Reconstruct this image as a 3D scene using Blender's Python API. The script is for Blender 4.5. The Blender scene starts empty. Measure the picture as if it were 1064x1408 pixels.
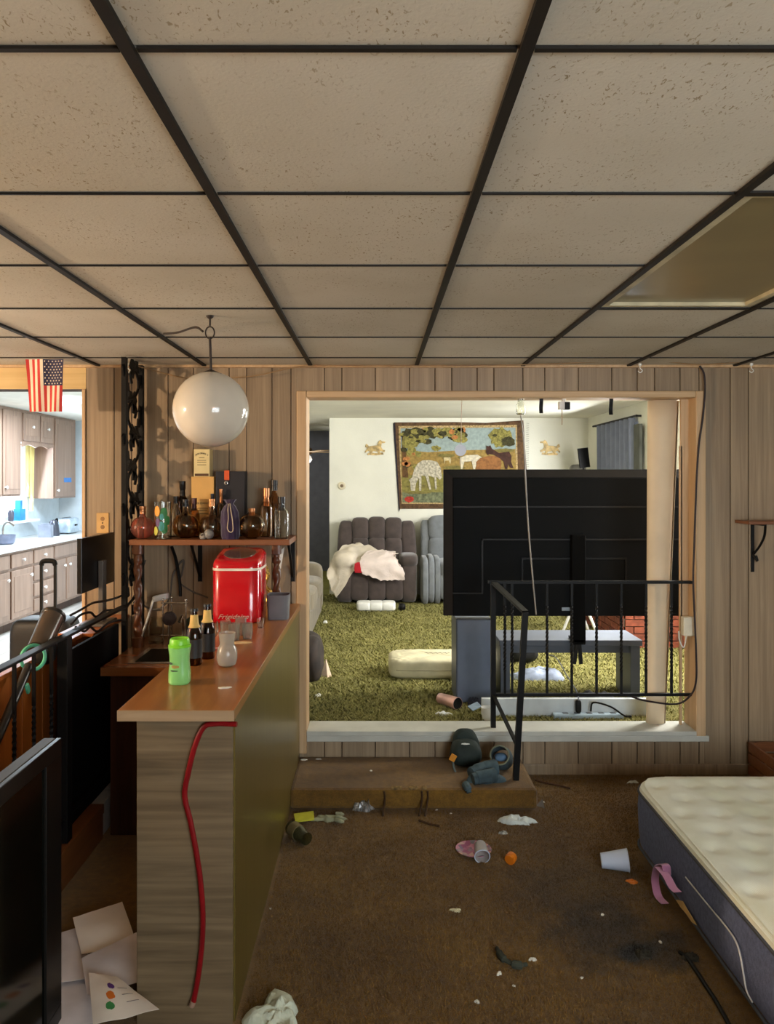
import bpy, math, random
import numpy as np
from mathutils import Vector, Matrix, noise
random.seed(7)
SC = bpy.context.scene
COL = SC.collection
PI = math.pi

# ---------------------------------------------------------------- camera, light, exposure
FPX, CXP, HYP, CAMZ = 1083.0, 518.0, 660.0, 1.70      # focal length and vanishing point in photo pixels, eye height
cam = bpy.data.cameras.new('camera')
cam.sensor_fit = 'VERTICAL'; cam.sensor_height = 24.0
cam.lens = FPX / 1408.0 * 24.0
cam.shift_x = (532.0 - CXP) / 1408.0
cam.shift_y = (HYP - 704.0) / 1408.0
cam.clip_start = 0.02
camo = bpy.data.objects.new('camera', cam); COL.objects.link(camo)
camo.location = (0, 0, CAMZ); camo.rotation_euler = (PI/2, 0, 0)
SC.camera = camo
vs = SC.view_settings
vs.view_transform = 'Standard'; vs.look = 'None'; vs.gamma = 1.0; vs.use_curve_mapping = False
vs.exposure = 0.0

w = bpy.data.worlds.new('world'); SC.world = w; w.use_nodes = True
w.node_tree.nodes['Background'].inputs[0].default_value = (0.75, 0.85, 1.0, 1)
w.node_tree.nodes['Background'].inputs[1].default_value = 0.25

def area(name, loc, direction, sx, sy, power, color, spread=180):
    l = bpy.data.lights.new(name, 'AREA'); l.shape = 'RECTANGLE'; l.size = sx; l.size_y = sy
    l.energy = power; l.color = color; l.spread = math.radians(spread)
    o = bpy.data.objects.new(name, l); COL.objects.link(o); o.location = loc
    o.rotation_euler = Vector(direction).to_track_quat('-Z', 'Y').to_euler()
    return o
def point(name, loc, power, color, radius):
    l = bpy.data.lights.new(name, 'POINT'); l.energy = power; l.color = color; l.shadow_soft_size = radius
    o = bpy.data.objects.new(name, l); COL.objects.link(o); o.location = loc
    return o
DAY = (1.0, 0.97, 0.90); COOL = (0.80, 0.90, 1.0); WARM = (1.0, 0.62, 0.30)
# daylight entering through the windows (the unseen living side one is added)
area('daylight_rear_window', (1.55, -1.33, 1.40), (-0.03, 1, -0.22), 1.9, 1.25, 78, (0.80, 0.92, 1.0), 150)
area('daylight_added_side_window', (2.70, 6.0, 1.75), (-1, 0.25, -0.25), 1.7, 1.2, 225, (1.0, 0.98, 0.93))  # light of the hidden window, added to brighten the living room
area('daylight_living_window_curtain', (2.60, 8.9, 1.8), (-1, 0, -0.3), 1.1, 1.0, 50, (0.92, 0.96, 1.0))
area('daylight_kitchen_window', (-4.27, 9.35, 1.75), (1, -0.25, -0.2), 0.75, 0.9, 30, COOL)
area('kitchen_added_light', (-3.0, 8.2, 2.46), (0, 0, -1), 1.2, 0.5, 145, (0.70, 0.86, 1.0))  # added overhead source that brightens the kitchen
point('dining_lamp_light', (-3.55, 2.10, 1.88), 235, (1.0, 0.72, 0.46), 0.06)
point('floor_lamp_light', (0.95, -1.0, 1.72), 24, (1.0, 0.92, 0.78), 0.10)
point('hall_added_light', (-1.05, 11.6, 1.90), 14, (0.95, 0.97, 1.0), 0.08)  # added to lift the dark hall

# ---------------------------------------------------------------- helpers
def P(px, py, Y): return Vector(((px-CXP)*Y/FPX, Y, CAMZ-(py-HYP)*Y/FPX))       # photo pixel at a known distance
def F(px, py, z=0.0):                                                          # photo pixel on a horizontal plane
    Y = FPX*(CAMZ-z)/(py-HYP); return Vector(((px-CXP)*Y/FPX, Y, z))
def lin(c): return tuple(((v/255)/12.92 if v/255 <= 0.04045 else ((v/255+0.055)/1.055)**2.4) for v in c)
def rgba(c): return (*lin(c), 1.0)
def scl(c, k): return tuple(max(0, min(255, v*k)) for v in c)

MATS = {}
def base_mat(name):
    m = bpy.data.materials.new(name); m.use_nodes = True
    nt = m.node_tree; b = nt.nodes['Principled BSDF']
    MATS[name] = m
    return m, nt, b
def N(nt, typ, **kw):
    n = nt.nodes.new(typ)
    for k, v in kw.items():
        if k == 'ins':
            for i, val in v.items(): n.inputs[i].default_value = val
        else: setattr(n, k, v)
    return n
def coords(nt, scale=(1,1,1), rand=True):
    tc = N(nt, 'ShaderNodeTexCoord'); mp = N(nt, 'ShaderNodeMapping'); mp.inputs['Scale'].default_value = scale
    if rand:
        oi = N(nt, 'ShaderNodeObjectInfo'); ml = N(nt, 'ShaderNodeMath', operation='MULTIPLY'); ml.inputs[1].default_value = 37.0
        nt.links.new(oi.outputs['Random'], ml.inputs[0])
        ad = N(nt, 'ShaderNodeVectorMath', operation='ADD')
        nt.links.new(tc.outputs['Object'], ad.inputs[0]); nt.links.new(ml.outputs[0], ad.inputs[1])
        nt.links.new(ad.outputs[0], mp.inputs['Vector'])
    else:
        nt.links.new(tc.outputs['Object'], mp.inputs['Vector'])
    return mp.outputs['Vector']
def ramp(nt, fac, stops):
    r = N(nt, 'ShaderNodeValToRGB'); e = r.color_ramp.elements
    while len(e) < len(stops): e.new(0.5)
    for i, (p, c) in enumerate(stops): e[i].position = p; e[i].color = c
    nt.links.new(fac, r.inputs[0]); return r.outputs[0]
def bump(nt, b, h, strength, dist=0.01):
    bp = N(nt, 'ShaderNodeBump'); bp.inputs['Strength'].default_value = strength; bp.inputs['Distance'].default_value = dist
    nt.links.new(h, bp.inputs['Height']); nt.links.new(bp.outputs[0], b.inputs['Normal'])
def mat(name, col, rough=0.6, metal=0.0, var=0.12, scale=8.0, bmp=0.0, bscale=60.0, trans=0.0, ior=1.45, emit=0.0, coat=0.0, sheen=0.0, spec=0.5):
    if name in MATS: return MATS[name]
    m, nt, b = base_mat(name)
    b.inputs['Roughness'].default_value = rough; b.inputs['Metallic'].default_value = metal
    b.inputs['Transmission Weight'].default_value = trans; b.inputs['IOR'].default_value = ior
    b.inputs['Coat Weight'].default_value = coat; b.inputs['Sheen Weight'].default_value = sheen; b.inputs['Specular IOR Level'].default_value = spec
    v = coords(nt)
    nz = N(nt, 'ShaderNodeTexNoise', ins={'Scale': scale, 'Detail': 4.0}); nt.links.new(v, nz.inputs['Vector'])
    c = ramp(nt, nz.outputs[0], [(0.3, rgba(scl(col, 1-var))), (0.7, rgba(scl(col, 1+var)))])
    nt.links.new(c, b.inputs['Base Color'])
    if emit:
        nt.links.new(c, b.inputs['Emission Color']); b.inputs['Emission Strength'].default_value = emit
    if bmp:
        n2 = N(nt, 'ShaderNodeTexNoise', ins={'Scale': bscale, 'Detail': 3.0}); nt.links.new(v, n2.inputs['Vector'])
        bump(nt, b, n2.outputs[0], bmp)
    return m
def wood(name, c1, c2, axis='Z', rough=0.5, fine=60.0, long=2.2, c3=None, bmp=0.15, rand=True, coat=0.0, vari=0.10):
    if name in MATS: return MATS[name]
    m, nt, b = base_mat(name)
    s = {'X': (long, fine, fine), 'Y': (fine, long, fine), 'Z': (fine, fine, long)}[axis]
    v = coords(nt, s, rand)
    n1 = N(nt, 'ShaderNodeTexNoise', ins={'Scale': 1.0, 'Detail': 5.0, 'Roughness': 0.6, 'Distortion': 0.6}); nt.links.new(v, n1.inputs['Vector'])
    s2 = tuple(k*0.16 for k in s)
    v2 = coords(nt, s2, rand)
    wv = N(nt, 'ShaderNodeTexNoise', ins={'Scale': 1.0, 'Detail': 2.0, 'Distortion': 2.0}); nt.links.new(v2, wv.inputs['Vector'])
    mx = N(nt, 'ShaderNodeMix', data_type='FLOAT'); mx.inputs[0].default_value = 0.45
    nt.links.new(n1.outputs[0], mx.inputs[2]); nt.links.new(wv.outputs[0], mx.inputs[3])
    mid = c3 or tuple((a+d)/2 for a, d in zip(c1, c2))
    c = ramp(nt, mx.outputs[0], [(0.33, rgba(c1)), (0.5, rgba(mid)), (0.66, rgba(c2))])
    oi = N(nt, 'ShaderNodeObjectInfo'); mr = N(nt, 'ShaderNodeMapRange'); mr.inputs['To Min'].default_value = 1-vari; mr.inputs['To Max'].default_value = 1+vari
    nt.links.new(oi.outputs['Random'], mr.inputs['Value'])
    mul = N(nt, 'ShaderNodeVectorMath', operation='SCALE'); nt.links.new(c, mul.inputs[0]); nt.links.new(mr.outputs[0], mul.inputs['Scale'])
    nt.links.new(mul.outputs[0], b.inputs['Base Color'])
    b.inputs['Roughness'].default_value = rough; b.inputs['Coat Weight'].default_value = coat
    bump(nt, b, n1.outputs[0], bmp, 0.004)
    return m

ORG = {}
class G:
    """Collects geometry in world coordinates; build() links it as ONE mesh object."""
    def __init__(s): s.v = []; s.f = []
    def add(s, vs, fs, M=None):
        o = len(s.v)
        s.v += [tuple(M @ Vector(p)) if M is not None else tuple(p) for p in vs]
        s.f += [tuple(i+o for i in f) for f in fs]; return s
    def box(s, x0, x1, y0, y1, z0, z1, M=None):
        return s.add([(x0,y0,z0),(x1,y0,z0),(x1,y1,z0),(x0,y1,z0),(x0,y0,z1),(x1,y0,z1),(x1,y1,z1),(x0,y1,z1)],
            [(0,3,2,1),(4,5,6,7),(0,1,5,4),(1,2,6,5),(2,3,7,6),(3,0,4,7)], M)
    def bar(s, p0, p1, wd, dp=None, up=(0,0,1)):
        p0, p1 = Vector(p0), Vector(p1); d = (p1-p0); L = d.length; d.normalize()
        u = Vector(up)
        if abs(d.dot(u)) > 0.95: u = Vector((0,1,0))
        a = d.cross(u).normalized(); b = a.cross(d).normalized(); dp = dp or wd
        vs = [p + a*sx*wd/2 + b*sy*dp/2 for p in (p0, p1) for sx, sy in ((-1,-1),(1,-1),(1,1),(-1,1))]
        return s.add(vs, [(0,3,2,1),(4,5,6,7),(0,1,5,4),(1,2,6,5),(2,3,7,6),(3,0,4,7)])
    def twist(s, p0, p1, wd, turns, t0=0.3, t1=0.7, n=40):
        p0, p1 = Vector(p0), Vector(p1); vs = []; fs = []
        for i in range(n+1):
            t = i/n; a = PI/4 + 2*PI*turns*max(0, min(1, (t-t0)/(t1-t0))); p = p0.lerp(p1, t)
            for k in range(4): vs.append(p + Vector((math.cos(a+k*PI/2), math.sin(a+k*PI/2), 0))*wd*0.707)
        for i in range(n):
            for k in range(4): fs.append((i*4+k, i*4+(k+1)%4, i*4+4+(k+1)%4, i*4+4+k))
        fs += [(3,2,1,0), tuple(n*4+k for k in range(4))]
        return s.add(vs, fs)
    def tube(s, pts, r, n=8, sub=6, closed=False):
        pts = [Vector(p) for p in pts]; m = len(pts)
        if sub > 1 and m > 2:
            q = []
            for i in range(m if closed else m-1):
                a = pts[(i-1) % m] if (closed or i > 0) else pts[0]*2-pts[1]
                b = pts[i]; c = pts[(i+1) % m]; d = pts[(i+2) % m] if (closed or i+2 < m) else pts[-1]*2-pts[-2]
                for k in range(sub):
                    t = k/sub
                    q.append(0.5*((2*b)+(c-a)*t+(2*a-5*b+4*c-d)*t*t+(3*b-a-3*c+d)*t*t*t))
            if not closed: q.append(pts[-1])
            pts = q; m = len(pts)
        vs = []; fs = []; u = None
        for i, p in enumerate(pts):
            d = (pts[(i+1) % m] - pts[i-1]) if (closed or 0 < i < m-1) else (pts[1]-pts[0] if i == 0 else pts[-1]-pts[-2])
            if d.length < 1e-9: d = Vector((0,0,1))
            d.normalize()
            if u is None: u = Vector((0,0,1)) if abs(d.z) < 0.9 else Vector((1,0,0))
            u = (u - d*u.dot(d)); u = u.normalized() if u.length > 1e-6 else d.orthogonal().normalized()
            w_ = d.cross(u)
            rr = r[min(len(r)-1, int(i/max(1, m-1)*(len(r)-1)+0.5))] if isinstance(r, (list, tuple)) else r
            for k in range(n):
                a = 2*PI*k/n; vs.append(p + (u*math.cos(a)+w_*math.sin(a))*rr)
        for i in range(m if closed else m-1):
            j = (i+1) % m
            for k in range(n): fs.append((i*n+k, i*n+(k+1)%n, j*n+(k+1)%n, j*n+k))
        if not closed: fs += [tuple(range(n-1,-1,-1)), tuple((m-1)*n+k for k in range(n))]
        return s.add(vs, fs)
    def cyl(s, p0, p1, r0, r1=None, n=16): return s.lathe([(0.0001,0),(r0,0),(r1 if r1 is not None else r0,(Vector(p1)-Vector(p0)).length),(0.0001,(Vector(p1)-Vector(p0)).length)], n, frame(p0, Vector(p1)-Vector(p0)))
    def lathe(s, prof, n=24, M=None, c=None, sq=None):
        if c is not None: M = Matrix.Translation(Vector(c))
        vs = []; fs = []; m = len(prof)
        for (r, z) in prof:
            for k in range(n):
                a = 2*PI*k/n; ca, sa = math.cos(a), math.sin(a)
                if sq:   # rounded-square cross-section
                    e = sq; ca = math.copysign(abs(ca)**e, ca); sa = math.copysign(abs(sa)**e, sa)
                vs.append((r*ca, r*sa, z))
        for i in range(m-1):
            for k in range(n): fs.append((i*n+k, i*n+(k+1)%n, (i+1)*n+(k+1)%n, (i+1)*n+k))
        if prof[0][0] > 0.0005 and prof[0][1] <= prof[-1][1] and len(prof) == 2: fs.append(tuple(range(n-1,-1,-1)))
        return s.add(vs, fs, M)
    def prism(s, pts, ext):
        pts = [Vector(p) for p in pts]; e = Vector(ext); n = len(pts)
        return s.add(pts+[p+e for p in pts], [tuple(range(n-1,-1,-1)), tuple(range(n,2*n))]+[(i,(i+1)%n,(i+1)%n+n,i+n) for i in range(n)])
    def puff(s, c, h, e=0.35, n=16, M=None, fn=None):
        """rounded cushion: super-ellipsoid with half sizes h"""
        vs = []; fs = []; m = n; k2 = 2*n
        sg = lambda x, p: math.copysign(abs(x)**p, x)
        for i in range(m+1):
            a = -PI/2 + PI*i/m
            for k in range(k2):
                b = 2*PI*k/k2
                p = Vector((sg(math.cos(a), e)*sg(math.cos(b), e), sg(math.cos(a), e)*sg(math.sin(b), e), sg(math.sin(a), e)))
                q = Vector((p.x*h[0], p.y*h[1], p.z*h[2]))
                if fn: q = fn(p, q)
                vs.append(q)
        for i in range(m):
            for k in range(k2): fs.append((i*k2+k, i*k2+(k+1)%k2, (i+1)*k2+(k+1)%k2, (i+1)*k2+k))
        T = Matrix.Translation(Vector(c)); return s.add(vs, fs, T @ M if M is not None else T)
    def sheet(s, fn, nu, nv, th=0.0):
        """surface fn(u, v) with optional thickness"""
        top = [Vector(fn(i/nu, j/nv)) for j in range(nv+1) for i in range(nu+1)]
        fs = [(j*(nu+1)+i, j*(nu+1)+i+1, (j+1)*(nu+1)+i+1, (j+1)*(nu+1)+i) for j in range(nv) for i in range(nu)]
        if not th: return s.add(top, fs)
        nr = [Vector((0,0,0)) for _ in top]
        for f in fs:
            a, b, c = top[f[0]], top[f[1]], top[f[2]]; q = (b-a).cross(c-a)
            for i in f: nr[i] += q
        bot = [p - (q.normalized() if q.length > 1e-12 else Vector((0,0,1)))*th for p, q in zip(top, nr)]
        o = len(top); ring = list(range(nu+1)) + [j*(nu+1)+nu for j in range(1, nv+1)] + [nv*(nu+1)+i for i in range(nu-1,-1,-1)] + [j*(nu+1) for j in range(nv-1,0,-1)]
        return s.add(top+bot, fs + [tuple(i+o for i in reversed(f)) for f in fs] + [(ring[k], ring[(k+1)%len(ring)], ring[(k+1)%len(ring)]+o, ring[k]+o)[::-1] for k in range(len(ring))])
    def rag(s, c, rx, ry, h, seed=0, rot=0.0, nr=9, na=32, edge=0.35, rough=3.0, fold=0.6):
        """crumpled soft lump lying on the plane z = c.z"""
        vs = []; fs = []; c = Vector(c); cr, sr = math.cos(rot), math.sin(rot)
        for i in range(nr+1):
            t = i/nr
            for k in range(na):
                a = 2*PI*k/na
                g = 1 + edge*(noise.noise(Vector((math.cos(a)*1.6, math.sin(a)*1.6, seed*3.7)))*1.6)
                x, y = rx*g*t*math.cos(a), ry*g*t*math.sin(a)
                q = Vector((x/max(rx, ry)*rough, y/max(rx, ry)*rough, seed*5.1))
                z = h*(math.sqrt(max(0.0, 1-t*t))*(0.45+0.5*fold*noise.noise(q)) + 0.22*(1-t**4)*abs(noise.noise(q*1.9+Vector((4,1,0)))) + 0.10*noise.noise(q*3.1)*(1-t))
                if i == nr: z = 0.0
                vs.append((c.x+x*cr-y*sr, c.y+x*sr+y*cr, c.z+max(0.0, z)+(0.002 if i < nr else 0)))
        for i in range(nr):
            for k in range(na): fs.append((i*na+k, (i+1)*na+k, (i+1)*na+(k+1)%na, i*na+(k+1)%na))
        fs.append(tuple(nr*na+k for k in range(na-1,-1,-1)))
        return s.add(vs, fs)
    def build(s, name, m, parent=None, loc=None, ang=35, bev=0.0, mesh=None):
        if parent is not None: org = ORG[parent]
        elif loc is not None: org = Vector(loc)
        else:
            a = np.array(s.v); lo, hi = a.min(0), a.max(0); org = Vector(((lo[0]+hi[0])/2, (lo[1]+hi[1])/2, lo[2]))
        me = bpy.data.meshes.new(name)
        me.from_pydata([tuple(Vector(p)-org) for p in s.v], [], s.f)
        me.validate(clean_customdata=False)
        if ang:
            me.polygons.foreach_set('use_smooth', [True]*len(me.polygons)); me.set_sharp_from_angle(angle=math.radians(ang))
        me.materials.append(m); me.update()
        o = bpy.data.objects.new(name, me); COL.objects.link(o)
        if parent is not None: o.parent = parent
        else: o.location = org
        ORG[o] = org
        if bev:
            b = o.modifiers.new('bevel', 'BEVEL'); b.width = bev; b.segments = 2; b.limit_method = 'ANGLE'; b.angle_limit = math.radians(40)
        return o
def frame(p, d, up=(0,0,1)):
    """matrix whose z axis runs along d, origin p"""
    d = Vector(d).normalized(); u = Vector(up)
    if abs(d.dot(u)) > 0.99: u = Vector((0,1,0))
    x = u.cross(d).normalized(); y = d.cross(x)
    return Matrix(((x.x,y.x,d.x,p[0]),(x.y,y.y,d.y,p[1]),(x.z,y.z,d.z,p[2]),(0,0,0,1)))
def tag(o, label, cat, group=None, kind=None):
    if label: o['label'] = label
    if cat: o['category'] = cat
    if group: o['group'] = group
    if kind: o['kind'] = kind
    return o
def struct(o, label=None):
    o['kind'] = 'structure'
    if label: o['label'] = label
    return o
def thing(name, label, cat, loc, group=None):
    o = bpy.data.objects.new(name, None); COL.objects.link(o); o.location = loc; o.empty_display_size = 0.05
    ORG[o] = Vector(loc); return tag(o, label, cat, group)
def one(g, name, m, label, cat, group=None, **kw): return tag(g.build(name, m, **kw), label, cat, group)
def dup(root, loc, rotz=None, label=None):
    r = root.copy(); COL.objects.link(r); r.location = loc
    if rotz is not None: r.rotation_euler = (0,0,rotz)
    if label: r['label'] = label
    for ch in list(root.children):
        c = ch.copy(); COL.objects.link(c); c.parent = r
        for g in list(ch.children):
            d = g.copy(); COL.objects.link(d); d.parent = c
    return r
def share(src, name, loc, parent=None, m=None):
    """another object on the same mesh"""
    o = bpy.data.objects.new(name, src.data); COL.objects.link(o)
    for md in src.modifiers:
        n = o.modifiers.new(md.name, md.type)
        if md.type == 'BEVEL': n.width = md.width; n.segments = md.segments; n.limit_method = md.limit_method; n.angle_limit = md.angle_limit
    if parent is not None: o.parent = parent; o.location = Vector(loc)-ORG[parent]
    else: o.location = loc
    ORG[o] = Vector(loc); return o
def text(body, name, m, parent, loc, size, rot=(PI/2,0,0), shear=0.0, ext=0.0006, wscale=1.0):
    cu = bpy.data.curves.new(name, 'FONT'); cu.body = body; cu.size = size; cu.align_x = 'CENTER'; cu.align_y = 'CENTER'; cu.shear = shear; cu.extrude = ext
    t = bpy.data.objects.new(name+'_curve', cu); COL.objects.link(t)
    bpy.context.view_layer.update()
    me = bpy.data.meshes.new_from_object(t.evaluated_get(bpy.context.evaluated_depsgraph_get()))
    bpy.data.objects.remove(t); me.materials.clear(); me.materials.append(m)
    o = bpy.data.objects.new(name, me); COL.objects.link(o); o.parent = parent
    o.location = Vector(loc)-ORG[parent]; o.rotation_euler = rot; o.scale = (wscale, 1, 1); return o

# ---------------------------------------------------------------- materials of the place
def tile_mat():
    m, nt, b = base_mat('ceiling_tile')
    v = coords(nt)
    n1 = N(nt, 'ShaderNodeTexNoise', ins={'Scale': 2.2, 'Detail': 3.0}); nt.links.new(v, n1.inputs['Vector'])
    c = ramp(nt, n1.outputs[0], [(0.3, rgba((190,183,166))), (0.7, rgba((204,198,184)))])
    vs_ = coords(nt, (150, 75, 60))
    n2 = N(nt, 'ShaderNodeTexNoise', ins={'Scale': 1.0, 'Detail': 2.5, 'Distortion': 0.8}); nt.links.new(vs_, n2.inputs['Vector'])
    mk = ramp(nt, n2.outputs[0], [(0.61, (0,0,0,1)), (0.68, (1,1,1,1))])
    n3 = N(nt, 'ShaderNodeTexNoise', ins={'Scale': 3.5, 'Detail': 2.0}); nt.links.new(v, n3.inputs['Vector'])
    mk3 = ramp(nt, n3.outputs[0], [(0.42, (0.25,0.25,0.25,1)), (0.6, (1,1,1,1))])
    mm = N(nt, 'ShaderNodeMath', operation='MULTIPLY'); nt.links.new(mk, mm.inputs[0]); nt.links.new(mk3, mm.inputs[1])
    mx = N(nt, 'ShaderNodeMix', data_type='RGBA'); mx.inputs[7].default_value = rgba((146,130,102))
    nt.links.new(mm.outputs[0], mx.inputs[0]); nt.links.new(c, mx.inputs[6])
    oi = N(nt, 'ShaderNodeObjectInfo'); mr = N(nt, 'ShaderNodeMapRange'); mr.inputs['To Min'].default_value = 0.93; mr.inputs['To Max'].default_value = 1.04
    nt.links.new(oi.outputs['Random'], mr.inputs['Value'])
    mul = N(nt, 'ShaderNodeVectorMath', operation='SCALE'); nt.links.new(mx.outputs[2], mul.inputs[0]); nt.links.new(mr.outputs[0], mul.inputs['Scale'])
    nt.links.new(mul.outputs[0], b.inputs['Base Color']); b.inputs['Roughness'].default_value = 0.9
    n4 = N(nt, 'ShaderNodeTexNoise', ins={'Scale': 140.0, 'Detail': 2.0}); nt.links.new(v, n4.inputs['Vector'])
    bump(nt, b, n4.outputs[0], 0.25, 0.003)
    return m
def carpet_brown():
    m, nt, b = base_mat('brown_carpet')
    v = coords(nt, rand=False)
    n1 = N(nt, 'ShaderNodeTexNoise', ins={'Scale': 2.0, 'Detail': 5.0, 'Roughness': 0.65}); nt.links.new(v, n1.inputs['Vector'])
    c = ramp(nt, n1.outputs[0], [(0.3, rgba((92,63,14))), (0.55, rgba((116,83,24))), (0.75, rgba((134,99,34)))])
    n2 = N(nt, 'ShaderNodeTexNoise', ins={'Scale': 260.0, 'Detail': 2.0}); nt.links.new(v, n2.inputs['Vector'])
    mf = N(nt, 'ShaderNodeMix', data_type='RGBA', blend_type='OVERLAY'); mf.inputs[0].default_value = 0.5
    nt.links.new(c, mf.inputs[6]); nt.links.new(n2.outputs[0], mf.inputs[7])
    n5 = N(nt, 'ShaderNodeTexNoise', ins={'Scale': 34.0, 'Detail': 6.0, 'Roughness': 0.7}); nt.links.new(v, n5.inputs['Vector'])
    r5 = ramp(nt, n5.outputs[0], [(0.3, (0.62,0.62,0.62,1)), (0.7, (1.3,1.3,1.3,1))])
    m5 = N(nt, 'ShaderNodeMix', data_type='RGBA', blend_type='MULTIPLY'); m5.inputs[0].default_value = 0.8; nt.links.new(mf.outputs[2], m5.inputs[6]); nt.links.new(r5, m5.inputs[7])
    # spilled dark stains beside the mattress
    cur = m5.outputs[2]
    nd = N(nt, 'ShaderNodeTexNoise', ins={'Scale': 9.0, 'Detail': 4.0}); nt.links.new(v, nd.inputs['Vector'])
    for (sx, sy, rad, amt) in ((0.935, 2.82, 0.075, 0.95), (0.86, 2.95, 0.24, 0.62), (1.05, 2.86, 0.13, 0.6), (0.83, 3.28, 0.30, 0.35)):
        dv = N(nt, 'ShaderNodeVectorMath', operation='DISTANCE'); dv.inputs[1].default_value = (sx, sy, 0)
        nt.links.new(v, dv.inputs[0])
        ad = N(nt, 'ShaderNodeMath', operation='MULTIPLY_ADD'); ad.inputs[1].default_value = rad*1.5; nt.links.new(nd.outputs[0], ad.inputs[0]); nt.links.new(dv.outputs['Value'], ad.inputs[2])
        mr = N(nt, 'ShaderNodeMapRange', ins={}); mr.inputs['From Min'].default_value = rad*1.25; mr.inputs['From Max'].default_value = rad*1.9
        mr.inputs['To Min'].default_value = amt; mr.inputs['To Max'].default_value = 0; nt.links.new(ad.outputs[0], mr.inputs['Value'])
        mx = N(nt, 'ShaderNodeMix', data_type='RGBA'); mx.inputs[7].default_value = rgba((24,20,14)); nt.links.new(mr.outputs[0], mx.inputs[0]); nt.links.new(cur, mx.inputs[6]); cur = mx.outputs[2]
    nt.links.new(cur, b.inputs['Base Color']); b.inputs['Roughness'].default_value = 0.95; b.inputs['Sheen Weight'].default_value = 0.15
    bump(nt, b, n2.outputs[0], 0.6, 0.006)
    return m
M_TILE = tile_mat(); M_CARPET = carpet_brown()
M_PANEL = wood('panelling', (128,108,84), (166,144,115), 'Z', 0.45, 55, 1.6, bmp=0.1)
M_PANEL_PALE = M_PANEL
M_GROOVE = mat('panel_groove', (64,44,26), 0.8)
M_TRIM = wood('trim_wood', (186,150,108), (212,180,140), 'Z', 0.5, 50, 1.5, bmp=0.05)
M_SILL = mat('painted_sill', (196,196,186), 0.5, var=0.05, scale=6, bmp=0.05)
M_BLACK = mat('black_metal', (14,13,12), 0.5, 0.0, var=0.2, spec=0.25)
M_TEE = mat('ceiling_tee', (30,25,20), 0.6, 0.0, var=0.15, spec=0.3)
M_BRASS = mat('brass_wire', (120,92,55), 0.4, 0.6)
M_WHITEWALL = mat('white_plaster', (232,230,216), 0.85, var=0.03, scale=2, bmp=0.15, bscale=90)
M_CREAMCEIL = mat('white_ceiling', (222,218,200), 0.9, var=0.03, scale=2, bmp=0.2, bscale=120)
M_KWALL = mat('kitchen_wall', (212,222,230), 0.7, var=0.03)
M_WHITE = mat('white_plastic', (228,228,222), 0.4, var=0.04)
M_DARKWIRE = mat('dark_wire', (42,30,22), 0.5, var=0.1)
M_LAMIN = wood('bar_top_laminate', (134,82,34), (168,110,54), 'Y', 0.30, 26, 1.4, bmp=0.01, rand=False, coat=0.1)
M_LAMEDGE = wood('bar_top_edge', (150,122,92), (176,150,118), 'X', 0.4, 50, 3, bmp=0.02, rand=False)
M_BARFRONT = wood('bar_end_wood', (88,72,50), (130,110,82), 'X', 0.5, 42, 1.8, bmp=0.05, rand=False)
M_BARSIDE = wood('bar_side_wood', (88,74,32), (104,88,40), 'Z', 0.32, 30, 1.2, bmp=0.02, rand=False)
M_DARKWOOD = wood('dark_wood', (52,28,14), (84,48,26), 'Z', 0.4, 40, 2, bmp=0.1)
M_SHELFWOOD = wood('shelf_wood', (112,66,36), (140,88,52), 'X', 0.4, 40, 2, bmp=0.05)

# ---------------------------------------------------------------- the setting
WY, CEIL = 4.55, 2.36                    # panelled wall, its ceiling
LVZ, KZ = 0.20, 0.15                     # raised living-room and kitchen floors
FARY, RX, LCEIL = 10.3, 2.76, 2.51       # living-room far wall, side wall, ceiling
RW, LW, RY = 3.05, -4.32, -1.4           # side walls and rear wall of the lower room
g = G().box(-1.31, RW, RY, WY, -0.1, 0)
struct(g.build('floor', M_CARPET, loc=(0,0,0), ang=0), 'worn brown carpet covering the lower room')
def kfloor():
    m, nt, b = base_mat('kitchen_vinyl'); v = coords(nt, rand=False)
    br = N(nt, 'ShaderNodeTexBrick', ins={'Scale': 3.3, 'Mortar Size': 0.01}); br.offset = 0; br.inputs['Brick Width'].default_value = 1; br.inputs['Row Height'].default_value = 1
    br.inputs['Color1'].default_value = rgba((208,200,192)); br.inputs['Color2'].default_value = rgba((196,188,180)); br.inputs['Mortar'].default_value = rgba((160,150,142))
    nt.links.new(v, br.inputs['Vector']); nt.links.new(br.outputs[0], b.inputs['Base Color']); b.inputs['Roughness'].default_value = 0.35; return m
g = G().box(LW, -1.31, RY, 10.8, -0.1, KZ)
kf = struct(g.build('floor_kitchen', kfloor(), loc=(0,0,0), ang=0), 'pale kitchen floor one step above the carpet')
g = G().box(-1.312, -1.30, 1.0, 3.74, 0.0, KZ-0.002); g.box(-1.36, -1.295, 1.0, 3.74, KZ-0.03, KZ+0.012)
g.build('stair_nosing', wood('landing_riser_wood', (104,60,28), (128,78,40), 'Y', 0.4, 40, 1.5), kf)
def green_floor():
    m, nt, b = base_mat('green_carpet_base'); v = coords(nt, rand=False)
    n1 = N(nt, 'ShaderNodeTexNoise', ins={'Scale': 1.6, 'Detail': 5.0, 'Roughness': 0.7}); nt.links.new(v, n1.inputs['Vector'])
    c = ramp(nt, n1.outputs[0], [(0.32, rgba((92,90,32))), (0.68, rgba((138,134,58)))])
    nt.links.new(c, b.inputs['Base Color']); b.inputs['Roughness'].default_value = 0.95; return m
g = G().box(-1.60, RX, WY+0.14, 13.2, -0.1, LVZ)
lf = struct(g.build('floor_living', green_floor(), loc=(0,0,0), ang=0), 'raised floor of the living room')
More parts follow.
